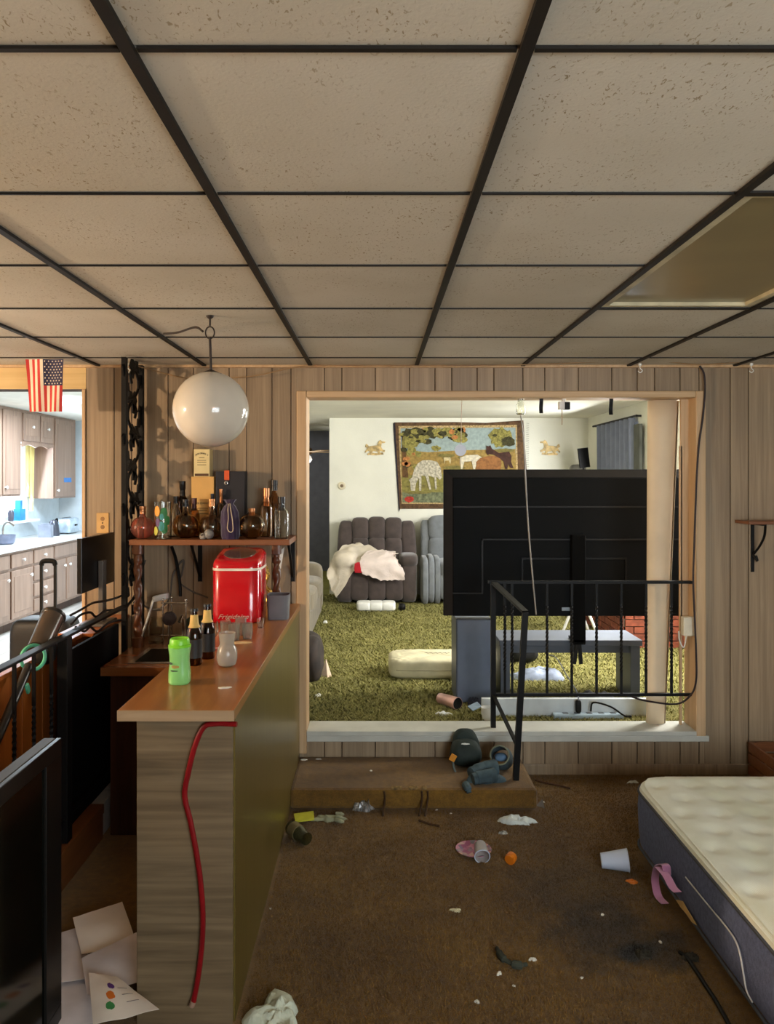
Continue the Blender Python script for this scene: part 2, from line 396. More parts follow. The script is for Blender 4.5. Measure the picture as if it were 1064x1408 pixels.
# step in front of the opening
STZ, STY = 0.105, 4.06
g = G().box(-0.45, 0.83, STY, WY, 0.0, STZ)
st = struct(g.build('floor_step', M_CARPET, loc=(0,0,0), ang=0, bev=0.02), 'low carpeted step below the wide opening')
g = G()
for i, (px, wdt) in enumerate(((545,16),(568,14),(583,8))):
    a = P(px, 1083, STY-0.012); g.puff(a, (wdt*0.0019, 0.012, 0.010), 0.7, 8)
g.build('torn_carpet_edge', mat('carpet_backing', (120,96,58), 0.9, var=0.3, scale=60), st)
g = G()
for px0, px1 in ((528,526),(580,576),(588,584)): g.tube([P(px0,1088,STY-0.006), P((px0+px1)/2+2,1100,STY-0.008), F(px1,1122,0.004)], 0.005, 6)
g.tube([F(576,1128,0.006), F(590,1133,0.006), F(604,1136,0.006)], 0.006, 6)
g.build('loose_thread', mat('carpet_thread', (62,40,18), 0.9), st)

# panelled wall with the wide opening and the kitchen doorway
OX0, OX1, OZ0, OZ1 = -0.462, 1.893, 0.125, 2.213        # outer edge of the casing
IX0, IX1, IZ0, IZ1 = -0.403, 1.836, 0.257, 2.175        # clear opening
KX, KZ1 = -1.68, 2.225                                   # kitchen doorway: right edge, head
g = G()
g.box(KX, IX0-0.02, WY+0.008, WY+0.14, 0, CEIL+0.06)
g.box(IX1+0.02, RW, WY+0.008, WY+0.14, 0, CEIL+0.06)
g.box(IX0-0.02, IX1+0.02, WY+0.008, WY+0.14, IZ1+0.015, CEIL+0.06)
g.box(IX0-0.02, IX1+0.02, WY+0.008, WY+0.14, 0, IZ0-0.04)
g.box(LW, KX, WY+0.008, WY+0.14, KZ1, CEIL+0.06)
wb = struct(g.build('wall_back', M_GROOVE, loc=(0,WY,0), ang=0), 'wall of vertical wood panelling around the wide opening')
grooves = [-2, 20, 44, 90, 118, 157, 181, 231, 266, 315, 339, 374, 400, 446, 470, 516, 563, 598, 621, 656, 679, 719, 749, 795, 841, 876, 900, 935, 961, 1004, 1029, 1076, 1111, 1134, 1169]
gx = [(p-CXP)*WY/FPX for p in grooves]
for a, b in zip(gx[:-1], gx[1:]):
    a += 0.0024; b -= 0.0024
    segs = []
    for (xa, xb, za, zb) in ((KX, OX0, 0, CEIL), (OX1, RW, 0, CEIL), (OX0, OX1, OZ1, CEIL), (OX0, OX1, 0.0, IZ0-0.03)):
        x0, x1 = max(a, xa), min(b, xb)
        if x1-x0 > 0.006: segs.append((x0, x1, za, zb))
    for x0, x1, za, zb in segs:
        G().box(x0, x1, WY, WY+0.008, za, zb).build('panel_board', M_PANEL, wb, ang=0, bev=0.0015)
G().box(LW, KX, WY, WY+0.008, KZ1, CEIL).build('header_board', wood('header_wood', (206,172,110), (222,190,130), 'X', 0.5, 50, 1.5, bmp=0.03), wb, ang=0)
g = G().box(-0.45, OX1+0.05, WY-0.012, WY, 0.0, 0.062)
g.box(OX1+0.05, RW, WY-0.012, WY, 0.0, 0.062)
struct(g.build('baseboard_back', M_PANEL, loc=(0,WY,0), ang=0, bev=0.004), 'low wood baseboard under the opening')
g = G().box(-1.31+0.0, KX, WY-0.012, WY, KZ, KZ+0.06)
# casing and jambs of the opening
t1 = struct(bpy.data.objects.new('trim_1', None), 'tan wood casing around the wide opening'); COL.objects.link(t1); ORG[t1] = Vector((0,0,0))
G().box(OX0, IX0, WY-0.022, WY+0.16, OZ0, OZ1).build('casing', M_TRIM, t1, ang=0, bev=0.006)
G().box(IX1, OX1, WY-0.022, WY+0.16, IZ0-0.062, OZ1).build('casing', M_TRIM, t1, ang=0, bev=0.006)
G().box(IX0, IX1, WY-0.022, WY+0.16, IZ1, OZ1).build('casing', wood('trim_wood_horizontal', (186,150,108), (212,180,140), 'X', 0.5, 50, 1.5, bmp=0.05), t1, ang=0, bev=0.006)
G().box(IX0, IX1+0.075, WY-0.024, WY-0.001, IZ0-0.062, IZ0-0.028).build('apron', M_SILL, t1, ang=0, bev=0.004)
G().box(IX0, IX1, WY-0.030, WY+0.17, IZ0-0.028, IZ0).build('sill', M_SILL, t1, ang=0, bev=0.004)
# kitchen doorway casing
t2 = struct(bpy.data.objects.new('trim_2', None), 'wood casing of the kitchen doorway'); COL.objects.link(t2); ORG[t2] = Vector((0,0,0))
G().box(KX-0.02, KX, WY-0.012, WY+0.15, KZ, KZ1).build('casing', M_TRIM, t2, ang=0, bev=0.004)
# side and rear walls of the lower room
M_SIDEWALL = M_PANEL
g = G().box(RW, RW+0.12, RY, WY+0.14, -0.1, CEIL+0.06)
struct(g.build('wall_right', M_SIDEWALL, ang=0), 'panelled side wall beyond the mattress')
# rear wall with its window
wx0, wx1, wz0, wz1 = 0.55, 2.55, 0.75, 2.15
g = G().box(LW, wx0, RY-0.12, RY, -0.1, CEIL+0.06); g.box(wx1, RW, RY-0.12, RY, -0.1, CEIL+0.06)
g.box(wx0, wx1, RY-0.12, RY, -0.1, wz0); g.box(wx0, wx1, RY-0.12, RY, wz1, CEIL+0.06)
struct(g.build('wall_rear', M_SIDEWALL, ang=0), 'panelled rear wall with a wide window')
def window(name, label, axis, plane, a0, a1, z0, z1, pane_strength, inward):
    root = struct(bpy.data.objects.new(name, None), label); COL.objects.link(root); ORG[root] = Vector((0,0,0))
    def bx(g, p0, p1, q0, q1, r0, r1):
        return g.box(q0, q1, p0, p1, r0, r1) if axis == 'Y' else g.box(p0, p1, q0, q1, r0, r1)
    lo, hi = sorted((plane, plane+inward*0.05))
    for (q0, q1, r0, r1) in ((a0, a0+0.05, z0, z1), (a1-0.05, a1, z0, z1), (a0+0.05, a1-0.05, z0, z0+0.05), (a0+0.05, a1-0.05, z1-0.05, z1), ((a0+a1)/2-0.02, (a0+a1)/2+0.02, z0+0.05, z1-0.05)):
        bx(G(), lo, hi, q0, q1, r0, r1).build('window_frame', M_WHITE, root, ang=0)
    pm = mat('daylit_pane', (232,240,250), 0.2, var=0.01, emit=pane_strength)
    mid = (a0+a1)/2; pl = sorted((plane-inward*0.012, plane-inward*0.004))
    for (q0, q1) in ((a0+0.05, mid-0.02), (mid+0.02, a1-0.05)):
        bx(G(), pl[0], pl[1], q0, q1, z0+0.05, z1-0.05).build('pane', pm, root, ang=0)
    return root
window('window_1', 'wide window in the rear wall', 'Y', RY-0.06, wx0, wx1, wz0, wz1, 1.4, 1)
# dining / kitchen left wall and its window
ky0, ky1, kz0, kz1 = 8.92, 9.76, 1.22, 2.2
g = G().box(LW-0.12, LW, RY, ky0, -0.1, 2.6); g.box(LW-0.12, LW, ky1, 10.8, -0.1, 2.6)
g.box(LW-0.12, LW, ky0, ky1, -0.1, kz0); g.box(LW-0.12, LW, ky0, ky1, kz1, 2.6)
struct(g.build('wall_left', M_KWALL, ang=0), 'pale kitchen wall behind the cabinets')
window('window_2', 'bright kitchen window above the sink', 'X', LW-0.05, ky0, ky1, kz0, kz1, 1.4, 1)
struct(G().box(LW, -1.70, 10.7, 10.82, -0.1, 2.6).build('wall_kitchen_end', M_KWALL, ang=0), 'pale end wall of the kitchen')
struct(G().box(LW, -1.70, WY+0.14, 10.7, 2.5, 2.6).build('ceiling_kitchen', mat('kitchen_ceiling', (214,214,206), 0.9, var=0.03), ang=0), 'white kitchen ceiling')
struct(G().box(-1.70, -1.60, WY+0.14, 13.2, -0.1, 2.6).build('wall_divider', M_WHITEWALL, ang=0), 'white wall between the kitchen and the living room')
# living room
g = G().box(-0.62, RX, FARY, FARY+0.12, LVZ-0.1, LCEIL+0.06)
struct(g.build('wall_far', M_WHITEWALL, ang=0), 'white plaster far wall of the living room')
g = G().box(-0.62, -0.50, FARY+0.12, 13.2, LVZ-0.1, LCEIL+0.06)
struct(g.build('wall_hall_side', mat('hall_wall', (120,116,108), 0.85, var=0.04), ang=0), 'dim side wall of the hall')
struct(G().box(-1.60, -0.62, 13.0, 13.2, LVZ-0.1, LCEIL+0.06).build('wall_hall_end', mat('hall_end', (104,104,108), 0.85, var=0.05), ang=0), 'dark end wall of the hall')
struct(G().box(-1.60, RX+0.1, WY+0.14, 13.2, LCEIL, LCEIL+0.08).build('ceiling_living', M_CREAMCEIL, ang=0), 'white living room ceiling')
cy0, cy1, cz0, cz1 = 8.30, 9.75, 1.25, 2.32
sy0, sy1, sz0, sz1 = 5.15, 6.9, 1.15, 2.35
g = G().box(RX, RX+0.12, WY+0.14, sy0, -0.1, LCEIL+0.06); g.box(RX, RX+0.12, sy1, cy0, -0.1, LCEIL+0.06); g.box(RX, RX+0.12, cy1, FARY+0.12, -0.1, LCEIL+0.06)
g.box(RX, RX+0.12, sy0, sy1, -0.1, sz0); g.box(RX, RX+0.12, sy0, sy1, sz1, LCEIL+0.06)
g.box(RX, RX+0.12, cy0, cy1, -0.1, cz0); g.box(RX, RX+0.12, cy0, cy1, cz1, LCEIL+0.06)
struct(g.build('wall_living_right', M_WHITEWALL, ang=0), 'white side wall of the living room with a curtained and an added window')
window('window_3', 'living room window behind the blue curtain', 'X', RX+0.06, cy0, cy1, cz0, cz1, 1.4, -1)
window('window_added', 'unseen side window added to light the living room', 'X', RX+0.06, sy0, sy1, sz0, sz1, 1.4, -1)  # window added out of view for more daylight

# ceiling: one object per tile, black tee grid
ceil = struct(G().box(LW, RW, RY, WY+0.14, CEIL+0.045, CEIL+0.1).build('ceiling', mat('ceiling_slab', (70,60,48), 0.9), loc=(0,0,CEIL), ang=0), 'suspended ceiling of speckled tiles in a black grid')
STEP = 0.6096; X0 = -0.381; Y0 = 1.207
xs = [X0+STEP*k for k in range(-7, 7)]; ys = [Y0+STEP*k for k in range(-7, 6)]
xl = sorted([x for x in xs if LW < x < RW]+[LW, RW]); yl = sorted([y for y in ys if RY < y < WY]+[RY, WY])
tsrc = None
for i in range(len(xl)-1):
    for j in range(len(yl)-1):
        xa, xb, ya, yb = xl[i], xl[i+1], yl[j], yl[j+1]
        if abs(xa-(X0+2*STEP)) < 0.01 and 1.7 < (ya+yb)/2 < 3.05: continue           # the light panel sits here
        c = ((xa+xb)/2, (ya+yb)/2, CEIL)
        if abs(xb-xa-STEP) < 0.01 and abs(yb-ya-STEP) < 0.01:
            if tsrc is None:
                tsrc = G().box(c[0]-0.2995, c[0]+0.2995, c[1]-0.2995, c[1]+0.2995, CEIL+0.004, CEIL+0.022).build('ceiling_tile', M_TILE, loc=c, ang=0)
                tsrc.parent = ceil; tsrc.location = Vector(c)-ORG[ceil]
            else: share(tsrc, 'ceiling_tile', c, ceil)
        else:
            G().box(xa+0.005, xb-0.005, ya+0.005, yb-0.005, CEIL+0.004, CEIL+0.022).build('ceiling_tile', M_TILE, ceil, ang=0)
M_TEEEDGE = M_TEE
for x in xl[1:-1]:
    G().box(x-0.0105, x+0.0105, RY, WY, CEIL-0.006, CEIL+0.0035).build('main_tee', M_TEE, ceil, ang=0)
for j, y in enumerate(yl[1:-1]):
    for i in range(len(xl)-1):
        if abs(xl[i]-(X0+2*STEP)) < 0.01 and 2.2 < y < 2.6: continue
        wd = 0.0058 if y < 1.5 else (0.0032 if y < 2.5 else 0.003)
        if abs(xl[i]-(X0+2*STEP)) < 0.01 and (1.7 < y < 1.9 or 3.0 < y < 3.1): wd = 0.012
        G().box(xl[i]+0.014, xl[i+1]-0.014, y-wd, y+wd, CEIL-0.002, CEIL+0.003).build('cross_tee', M_TEE, ceil, ang=0)
struct(G().box(LW, RW, WY-0.022, WY, CEIL-0.012, CEIL+0.003).build('trim_3', M_TRIM, ang=0), 'thin wood strip where wall meets ceiling')
# translucent light panel in the ceiling grid
px0, px1, py0, py1 = X0+2*STEP, X0+3*STEP, Y0+STEP, Y0+3*STEP
lp = thing('ceiling_light_panel', 'unlit dull olive ceiling light panel between the speckled tiles', 'light panel', ((px0+px1)/2, (py0+py1)/2, CEIL))
g = G().box(px0+0.016, px0+0.045, py0+0.014, py1-0.014, CEIL+0.004, CEIL+0.04); g.box(px1-0.045, px1-0.016, py0+0.014, py1-0.014, CEIL+0.004, CEIL+0.04)
g.box(px0+0.045, px1-0.045, py0+0.014, py0+0.035, CEIL+0.004, CEIL+0.04); g.box(px0+0.045, px1-0.045, py1-0.035, py1-0.014, CEIL+0.004, CEIL+0.04)
g.build('frame', mat('panel_frame', (196,184,150), 0.6), lp, ang=0)
G().box(px0+0.045, px1-0.045, py0+0.035, py1-0.035, CEIL+0.018, CEIL+0.03).build('diffuser', mat('diffuser', (128,116,80), 0.28, var=0.06, scale=3), lp, ang=0)

# hooks and wire strung along the top of the wall
hooks = [(176,498), (880,493), (1033,493)]
for k, (px, py) in enumerate(hooks):
    p = P(px, py, WY-0.12)
    h = thing('ceiling_hook', ['white cup hook in the ceiling at the head of the black iron column', 'small white ceiling hook above the right side of the wide opening', 'small white ceiling hook over the bare panelling above the wall shelf'][k], 'hook', (p.x, p.y, CEIL-0.004), 'white hooks carrying the wire')
    G().cyl((p.x,p.y,CEIL-0.004),(p.x,p.y,CEIL-0.016),0.016 if k == 0 else 0.009).build('base', M_WHITE, h)
    G().tube([(p.x,p.y,CEIL-0.012),(p.x,p.y,CEIL-0.03),(p.x+0.012,p.y,CEIL-0.045),(p.x,p.y,CEIL-0.056),(p.x-0.012,p.y,CEIL-0.046)], 0.004 if k == 0 else 0.0028, 8).build('hook', M_WHITE, h)
def wire(name, pts, r, m, label, cat='wire', group=None, sub=6): return one(G().tube(pts, r, 6, sub), name, m, label, cat, group)
a = WY-0.1
wire('hanging_wire', [P(176,500,a), P(222,512,a), P(262,520,a), P(340,518,a), P(400,506,a), P(435,503,a), P(520,503,a), P(700,502,a), P(880,496,a), P(960,501,a), P(1033,497,a), P(1080,495,a)], 0.0035, mat('tan_wire', (150,120,84), 0.5), 'thin tan wire strung along the top of the panelled wall')
wire('lamp_cord', [F(225,459,2.341), F(245,457,2.335), F(268,450,2.325), Vector((-0.702,3.18,2.300))], 0.005, M_DARKWIRE, 'dark cord running over the ceiling to the globe lamp', 'cord')

# ---------------------------------------------------------------- the bar
CT, BT = 0.81, 0.99                                   # sink counter and bar top heights
bar = thing('bar_counter', 'wood laminate home bar with horizontal-grain end panel and glossy brown top', 'bar', (-0.6, 2.46, 0))
G().box(-0.745, -0.455, 2.475, 4.53, 0.0, BT-0.036).build('body', M_DARKWOOD, bar, ang=0)
G().box(-0.750, -0.450, 2.460, 2.475, 0.0, BT-0.036).build('end_panel', M_BARFRONT, bar, ang=0, bev=0.002)
G().box(-0.455, -0.445, 2.475, 4.53, 0.0, BT-0.036).build('side_panel', M_BARSIDE, bar, ang=0)
ctop = G().box(-0.800, -0.440, 2.432, 4.525, BT-0.034, BT).build('countertop', M_LAMIN, bar, ang=0, bev=0.002)
G().box(-0.8005, -0.4395, 2.4275, 2.432, BT-0.034, BT-0.001).build('edge_band', M_LAMEDGE, ctop, ang=0)
# red hose pinned to the end panel
pts = [P(327,981,2.46), P(314,985,2.445), P(297,987,2.447), P(280,1000,2.447), P(268,1026,2.447), P(259,1062,2.447), P(254,1094,2.448), P(262,1130,2.448), P(270,1172,2.448), P(276,1215,2.448), P(279,1262,2.448), P(277,1305,2.448), P(272,1345,2.448), P(266,1378,2.448)]
pts = [Vector((p.x, min(p.y, 2.448) if i else 2.44, min(p.z, BT-0.047))) for i, p in enumerate(pts)]
hs = thing('red_hose', 'dark red rubber hose hanging down the end panel of the bar', 'hose', pts[-1])
G().tube(pts, 0.0085, 10).build('tube', mat('red_rubber', (128,16,22), 0.3, var=0.1), hs)
G().cyl(pts[-1]+Vector((0.0,0,0.004)), pts[-1]+Vector((-0.006,0,-0.012)), 0.0095).build('end_cap', mat('hose_end', (150,120,100), 0.5), hs)

sinkc = thing('sink_counter', 'lower brown laminate counter with dark cabinet front beside the black railing', 'counter', (-1.03, 3.74, 0))
g = G().box(-1.275, -0.76, 3.77, 4.53, 0.0, CT-0.16); zc0, zc1 = CT-0.16, CT-0.041
g.box(-1.275, -0.76, 3.77, 3.79, zc0, zc1); g.box(-1.275, -0.76, 4.51, 4.53, zc0, zc1); g.box(-1.275, -1.255, 3.79, 4.51, zc0, zc1); g.box(-0.78, -0.76, 3.79, 4.51, zc0, zc1)
g.build('cabinet', M_DARKWOOD, sinkc, ang=0)
SX0, SX1, SY0, SY1 = -1.19, -0.93, 3.82, 4.14
g = G(); z0 = CT-0.04
for (a, b, c, d) in ((-1.31, -0.805, 3.735, SY0), (-1.31, -0.805, SY1, 4.53), (-1.31, SX0, SY0, SY1), (SX1, -0.805, SY0, SY1)): g.box(a, b, c, d, z0, CT)
g.build('countertop', wood('counter_laminate', (112,66,34), (150,94,52), 'X', 0.25, 26, 1.4, bmp=0.02, rand=False), sinkc, ang=0)
sk = thing('bar_sink', 'small steel bar sink set into the lower counter', 'sink', ((SX0+SX1)/2, (SY0+SY1)/2, CT))
M_STEEL = mat('steel', (176,172,164), 0.25, 1.0, var=0.06)
g = G()
for (a, b, c, d) in ((SX0-0.015, SX1+0.015, SY0-0.015, SY0+0.012), (SX0-0.015, SX1+0.015, SY1-0.012, SY1+0.015), (SX0-0.015, SX0+0.012, SY0+0.012, SY1-0.012), (SX1-0.012, SX1+0.015, SY0+0.012, SY1-0.012)): g.box(a, b, c, d, CT+0.0005, CT+0.006)
g.build('rim', M_STEEL, sk, ang=0)
g = G().box(SX0+0.004, SX1-0.004, SY0+0.004, SY1-0.004, CT-0.150, CT-0.145); 
g.box(SX0+0.004, SX0+0.008, SY0+0.004, SY1-0.004, CT-0.145, CT); g.box(SX1-0.008, SX1-0.004, SY0+0.004, SY1-0.004, CT-0.145, CT)
g.box(SX0+0.008, SX1-0.008, SY0+0.004, SY0+0.008, CT-0.145, CT); g.box(SX0+0.008, SX1-0.008, SY1-0.008, SY1-0.004, CT-0.145, CT)
g.build('basin', M_STEEL, sk, ang=0)
# black spoutlet faucet rising behind the sink
fa = thing('faucet', 'small dark faucet at the back of the bar sink', 'faucet', (-1.03, 4.2, CT))
G().tube([(-1.03,4.2,CT),(-1.03,4.2,CT+0.12),(-1.03,4.17,CT+0.17),(-1.03,4.11,CT+0.15)], 0.009).build('spout', M_STEEL, fa)
G().cyl((-1.03,4.2,CT),(-1.03,4.2,CT+0.02),0.024).build('base', M_STEEL, fa)

# ---------------------------------------------------------------- shelf over the bar
SHZ = 1.384
sh = thing('bar_shelf', 'brown wooden bottle shelf on twisted wooden posts above the bar', 'shelf', (-0.9, 4.35, CT))
G().box(-1.312, -0.462, 4.17, 4.53, SHZ-0.03, SHZ).build('board', M_SHELFWOOD, sh, ang=0, bev=0.003)
def spindle(x, y, zb, zt):
    g = G(); n = 90; L = zt-zb; vs = []; fs = []; K = 18
    for i in range(n+1):
        t = i/n; z = zb+L*t
        e = min(t, 1-t)*L
        if e < 0.05: r, am = 0.026, 0
        elif e < 0.065: r, am = 0.018, 0
        elif e < 0.10: r, am = 0.024-0.004*abs(e-0.082)/0.018, 0
        else: r, am = 0.0195, 0.22
        for k in range(K):
            a = 2*PI*k/K; rr = r*(1+am*math.cos(2*(a-2*PI*L*5*t)))
            if e < 0.05:
                ca, sa = math.cos(a), math.sin(a); q = 0.024/max(abs(ca), abs(sa)); rr = min(q, 0.031)
            vs.append((x+rr*math.cos(a), y+rr*math.sin(a), z))
    for i in range(n):
        for k in range(K): fs.append((i*K+k, i*K+(k+1)%K, (i+1)*K+(k+1)%K, (i+1)*K+k))
    fs += [tuple(range(K-1,-1,-1)), tuple(n*K+k for k in range(K))]
    return g.add(vs, fs)
M_SPIN = wood('spindle_wood', (78,44,22), (116,68,36), 'Z', 0.35, 30, 3)
spindle(-1.275, 4.205, CT, SHZ-0.03).build('post', M_SPIN, sh)
spindle(-0.535, 4.205, BT+0.001, SHZ-0.03).build('post', M_SPIN, sh)
def bracket(x, parent=None, wy=WY, zt=SHZ-0.03, d=0.24, h=0.24):
    g = G().box(x-0.012, x+0.012, wy-0.006, wy-0.001, zt-h, zt); g.box(x-0.012, x+0.012, wy-d, wy-0.006, zt-0.008, zt)
    g.tube([(x, wy-0.01, zt-h+0.03), (x, wy-0.09, zt-0.13), (x, wy-d+0.02, zt-0.012)], 0.008, 6); return g
bracket(-1.02).build('bracket', M_BLACK, sh); bracket(-0.485).build('bracket', M_BLACK, sh)

# ornamental iron column beside the shelf, in line with the railing
ic = thing('iron_column', 'ornate black iron column with leaf scrolls from counter to ceiling', 'column', (-1.345, 4.35, KZ))
cx = -1.345; ya, yb = 4.20, 4.50
for y in (ya, yb): G().box(cx-0.012, cx+0.012, y-0.018, y+0.018, KZ, CEIL-0.006).build('upright', M_BLACK, ic, ang=0)
def leaf(c, ang, s):
    pts = [(0,0),(0.25,0.32),(0.12,0.38),(0.42,0.62),(0.30,0.72),(0.02,1.0),(-0.26,0.74),(-0.42,0.60),(-0.14,0.40),(-0.28,0.30)]
    ca, sa = math.cos(ang), math.sin(ang)
    return [Vector((cx-0.004, c[0]+(u*ca-v*sa)*s, c[1]+(u*sa+v*ca)*s)) for u, v in pts]
z = 1.02; k = 0
while z < CEIL-0.12:
    sgn = 1 if k % 2 == 0 else -1
    g = G(); ym = (ya+yb)/2
    g.tube([(cx, ym-0.12*sgn, z), (cx, ym+0.03*sgn, z+0.035), (cx, ym+0.10*sgn, z+0.11), (cx, ym+0.03*sgn, z+0.18), (cx, ym-0.05*sgn, z+0.15), (cx, ym-0.03*sgn, z+0.10)], 0.008, 6)
    g.build('scroll', M_BLACK, ic)
    for (dy, dz, an, s) in ((-0.07*sgn, 0.05, 0.9*sgn, 0.125), (0.08*sgn, 0.08, -0.7*sgn, 0.115), (0.0, 0.13, 0.2*sgn, 0.12), (-0.09*sgn, 0.14, 1.3*sgn, 0.11), (0.05*sgn, 0.01, 2.4*sgn, 0.10), (0.10*sgn, 0.17, 0.8*sgn, 0.10)):
        G().prism(leaf((ym+dy, z+dz), an, s), (0.008,0,0)).build('leaf', M_BLACK, ic, ang=0)
    z += 0.185; k += 1

# ---------------------------------------------------------------- bottles and boxes on the shelf
def glass(name, col, rough=0.03, tr=1.0): return mat(name, col, rough, trans=tr, var=0.03, ior=1.45)
M_CLEAR = glass('clear_glass', (236,238,232)); M_AMBER = glass('brown_glass', (214,184,140)); M_PINK = glass('pink_glass', (240,168,146), tr=0.9)
M_SMOKE = glass('smoky_glass', (222,198,166)); M_BEER = glass('beer_glass', (110,48,14))
M_CAPBLK = mat('black_cap', (22,20,20), 0.35, var=0.1); M_COPPER = mat('copper_foil', (176,120,80), 0.3, 0.7); M_SILVER = mat('silver_foil', (196,192,186), 0.25, 0.9)
M_LABEL = mat('cream_label', (222,200,140), 0.7, var=0.05)
def vessel(prof, wall=0.003):
    """closed thin-walled vessel from an outer profile [(r, z)...] bottom to top"""
    inner = [(max(0.0005, r-wall), z+(wall if i == 0 else 0)) for i, (r, z) in enumerate(prof)]
    return [(0.0004, prof[0][1])]+prof+list(reversed(inner))+[(0.0004, inner[0][1])]
GB = 'bottles and glassware on the bar shelf'
def ball_bottle(px, d, hz, m, capm, label, y=4.33, neck=0.05):
    x = (px-CXP)*y/FPX; r = d/2; rr = []
    for i in range(1, 13):
        a = -PI/2+PI*i/13.0; rr.append((r*math.cos(a)**0.8, r*0.92*(1+math.sin(a))))
    rr = [(r*0.45, 0.0)]+[q for q in rr if q[0] > 0.02]+[(0.016, rr[-1][1]+0.01), (0.015, rr[-1][1]+neck)]
    b = thing('ball_bottle', label, 'bottle', (x, y, SHZ), GB)
    G().lathe(vessel(rr), 28, c=(x,y,SHZ)).build('body', m, b)
    zt = SHZ+rr[-1][1]
    G().lathe([(0.001,0),(0.018,0),(0.018,0.012),(0.0165,0.014),(0.0165,0.024),(0.018,0.026),(0.018,0.04),(0.001,0.04)], 16, c=(x,y,zt-0.012)).build('stopper', capm, b)
    return b
ball_bottle(196, 0.128, 0.2, M_PINK, M_COPPER, 'round pink glass decanter beside the iron column', 4.25, 0.03)
ball_bottle(255, 0.146, 0.2, M_AMBER, M_CAPBLK, 'round brown glass bottle right of the painted glass', 4.295)
ball_bottle(291, 0.138, 0.2, M_SMOKE, M_COPPER, 'round smoky glass bottle left of the purple bag', 4.28, 0.06)
ball_bottle(346, 0.148, 0.2, M_AMBER, M_COPPER, 'round brown glass bottle right of the purple bag', 4.27, 0.0)
# painted drinking glass
x, y = (224-CXP)*4.225/FPX, 4.225
pg = thing('painted_glass', 'tall straight glass painted with orange and green leaves on the shelf', 'glass', (x,y,SHZ), GB)
G().lathe(vessel([(0.044,0),(0.047,0.2)]), 28, c=(x,y,SHZ)).build('body', M_CLEAR, pg)
pc = [mat('paint_orange', (226,150,50), 0.5), mat('paint_green', (46,120,60), 0.5), mat('paint_teal', (70,150,150), 0.5), mat('paint_purple', (90,60,110), 0.5), mat('paint_yellow', (196,190,80), 0.5)]
for i, (a0, z0, s, ci) in enumerate(((-2.0,0.15,0.028,0),(-1.2,0.14,0.03,1),(-1.5,0.07,0.026,2),(-1.9,0.09,0.022,3),(-2.2,0.045,0.024,4),(-1.15,0.06,0.03,1),(-1.45,0.12,0.018,2),(-0.8,0.1,0.025,1))):
    def fn(u, v, a0=a0, z0=z0, s=s):
        t = (u-0.5)*2; h = (v-0.5)*2*math.sqrt(max(0, 1-t*t)); a = a0+t*s/0.046*0.6
        return (x+0.0485*math.cos(a), y+0.0485*math.sin(a), SHZ+z0+h*s)
    G().sheet(fn, 8, 6).build('painted_leaf', pc[ci], pg)
def slim_bottle(px, y, r, h, m, capm, label, cap=0.05, sq=None, group=GB, zb=None, lab=None, labm=None):
    x = (px-CXP)*y/FPX; zb = SHZ if zb is None else zb
    b = thing('bottle', label, 'bottle', (x,y,zb), group)
    pr = [(r*0.9,0),(r,0.006),(r,h*0.58),(r*0.85,h*0.66),(r*0.42,h*0.74),(r*0.38,h*0.80),(r*0.38,h-cap*0.4)]
    G().lathe(vessel(pr), 24, c=(x,y,zb), sq=sq).build('body', m, b)
    G().lathe([(0.001,0),(r*0.47,0),(r*0.47,cap*0.35),(r*0.42,cap*0.38),(r*0.42,cap*0.5),(r*0.5,cap*0.54),(r*0.5,cap),(0.001,cap)], 18, c=(x,y,zb+h-cap)).build('cap', capm, b)
    if lab:
        a0 = -PI/2
        def fn(u, v): 
            a = a0+(u-0.5)*2.0; return (x+(r+0.001)*math.cos(a), y+(r+0.001)*math.sin(a), zb+h*(lab[0]+(lab[1]-lab[0])*v))
        G().sheet(fn, 12, 2).build('label_paper', labm or M_LABEL, b)
    return b
slim_bottle(251, 4.485, 0.034, 0.31, M_BEER, M_CAPBLK, 'tall dark bottle with black cap and silver neck rings on the shelf', 0.10)
slim_bottle(242, 4.405, 0.030, 0.225, M_CLEAR, M_CAPBLK, 'clear bottle with a broad black cap behind the round brown bottle', 0.04)
slim_bottle(267, 4.39, 0.030, 0.215, M_AMBER, mat('dark_red_cap', (70,24,20), 0.4), 'bottle with a dark red ringed stopper below the tan carton', 0.07)
slim_bottle(292, 4.385, 0.020, 0.24, M_SMOKE, mat('navy_cap', (20,26,44), 0.35), 'bottle with a black and orange neck band left of the black gift box', 0.07)
slim_bottle(304, 4.40, 0.019, 0.265, M_SMOKE, M_COPPER, 'bottle with a copper foil neck in front of the black gift box', 0.08)
slim_bottle(366, 4.40, 0.036, 0.27, M_SMOKE, M_COPPER, 'pinkish bottle with ringed copper neck at the right of the shelf', 0.10)
slim_bottle(377, 4.485, 0.040, 0.315, M_AMBER, M_CAPBLK, 'tallest clear bottle with a black cap at the right end of the shelf', 0.06)
slim_bottle(387, 4.28, 0.040, 0.225, M_CLEAR, M_CAPBLK, 'square clear glass bottle with black ringed stopper at the shelf end', 0.075, sq=0.45)
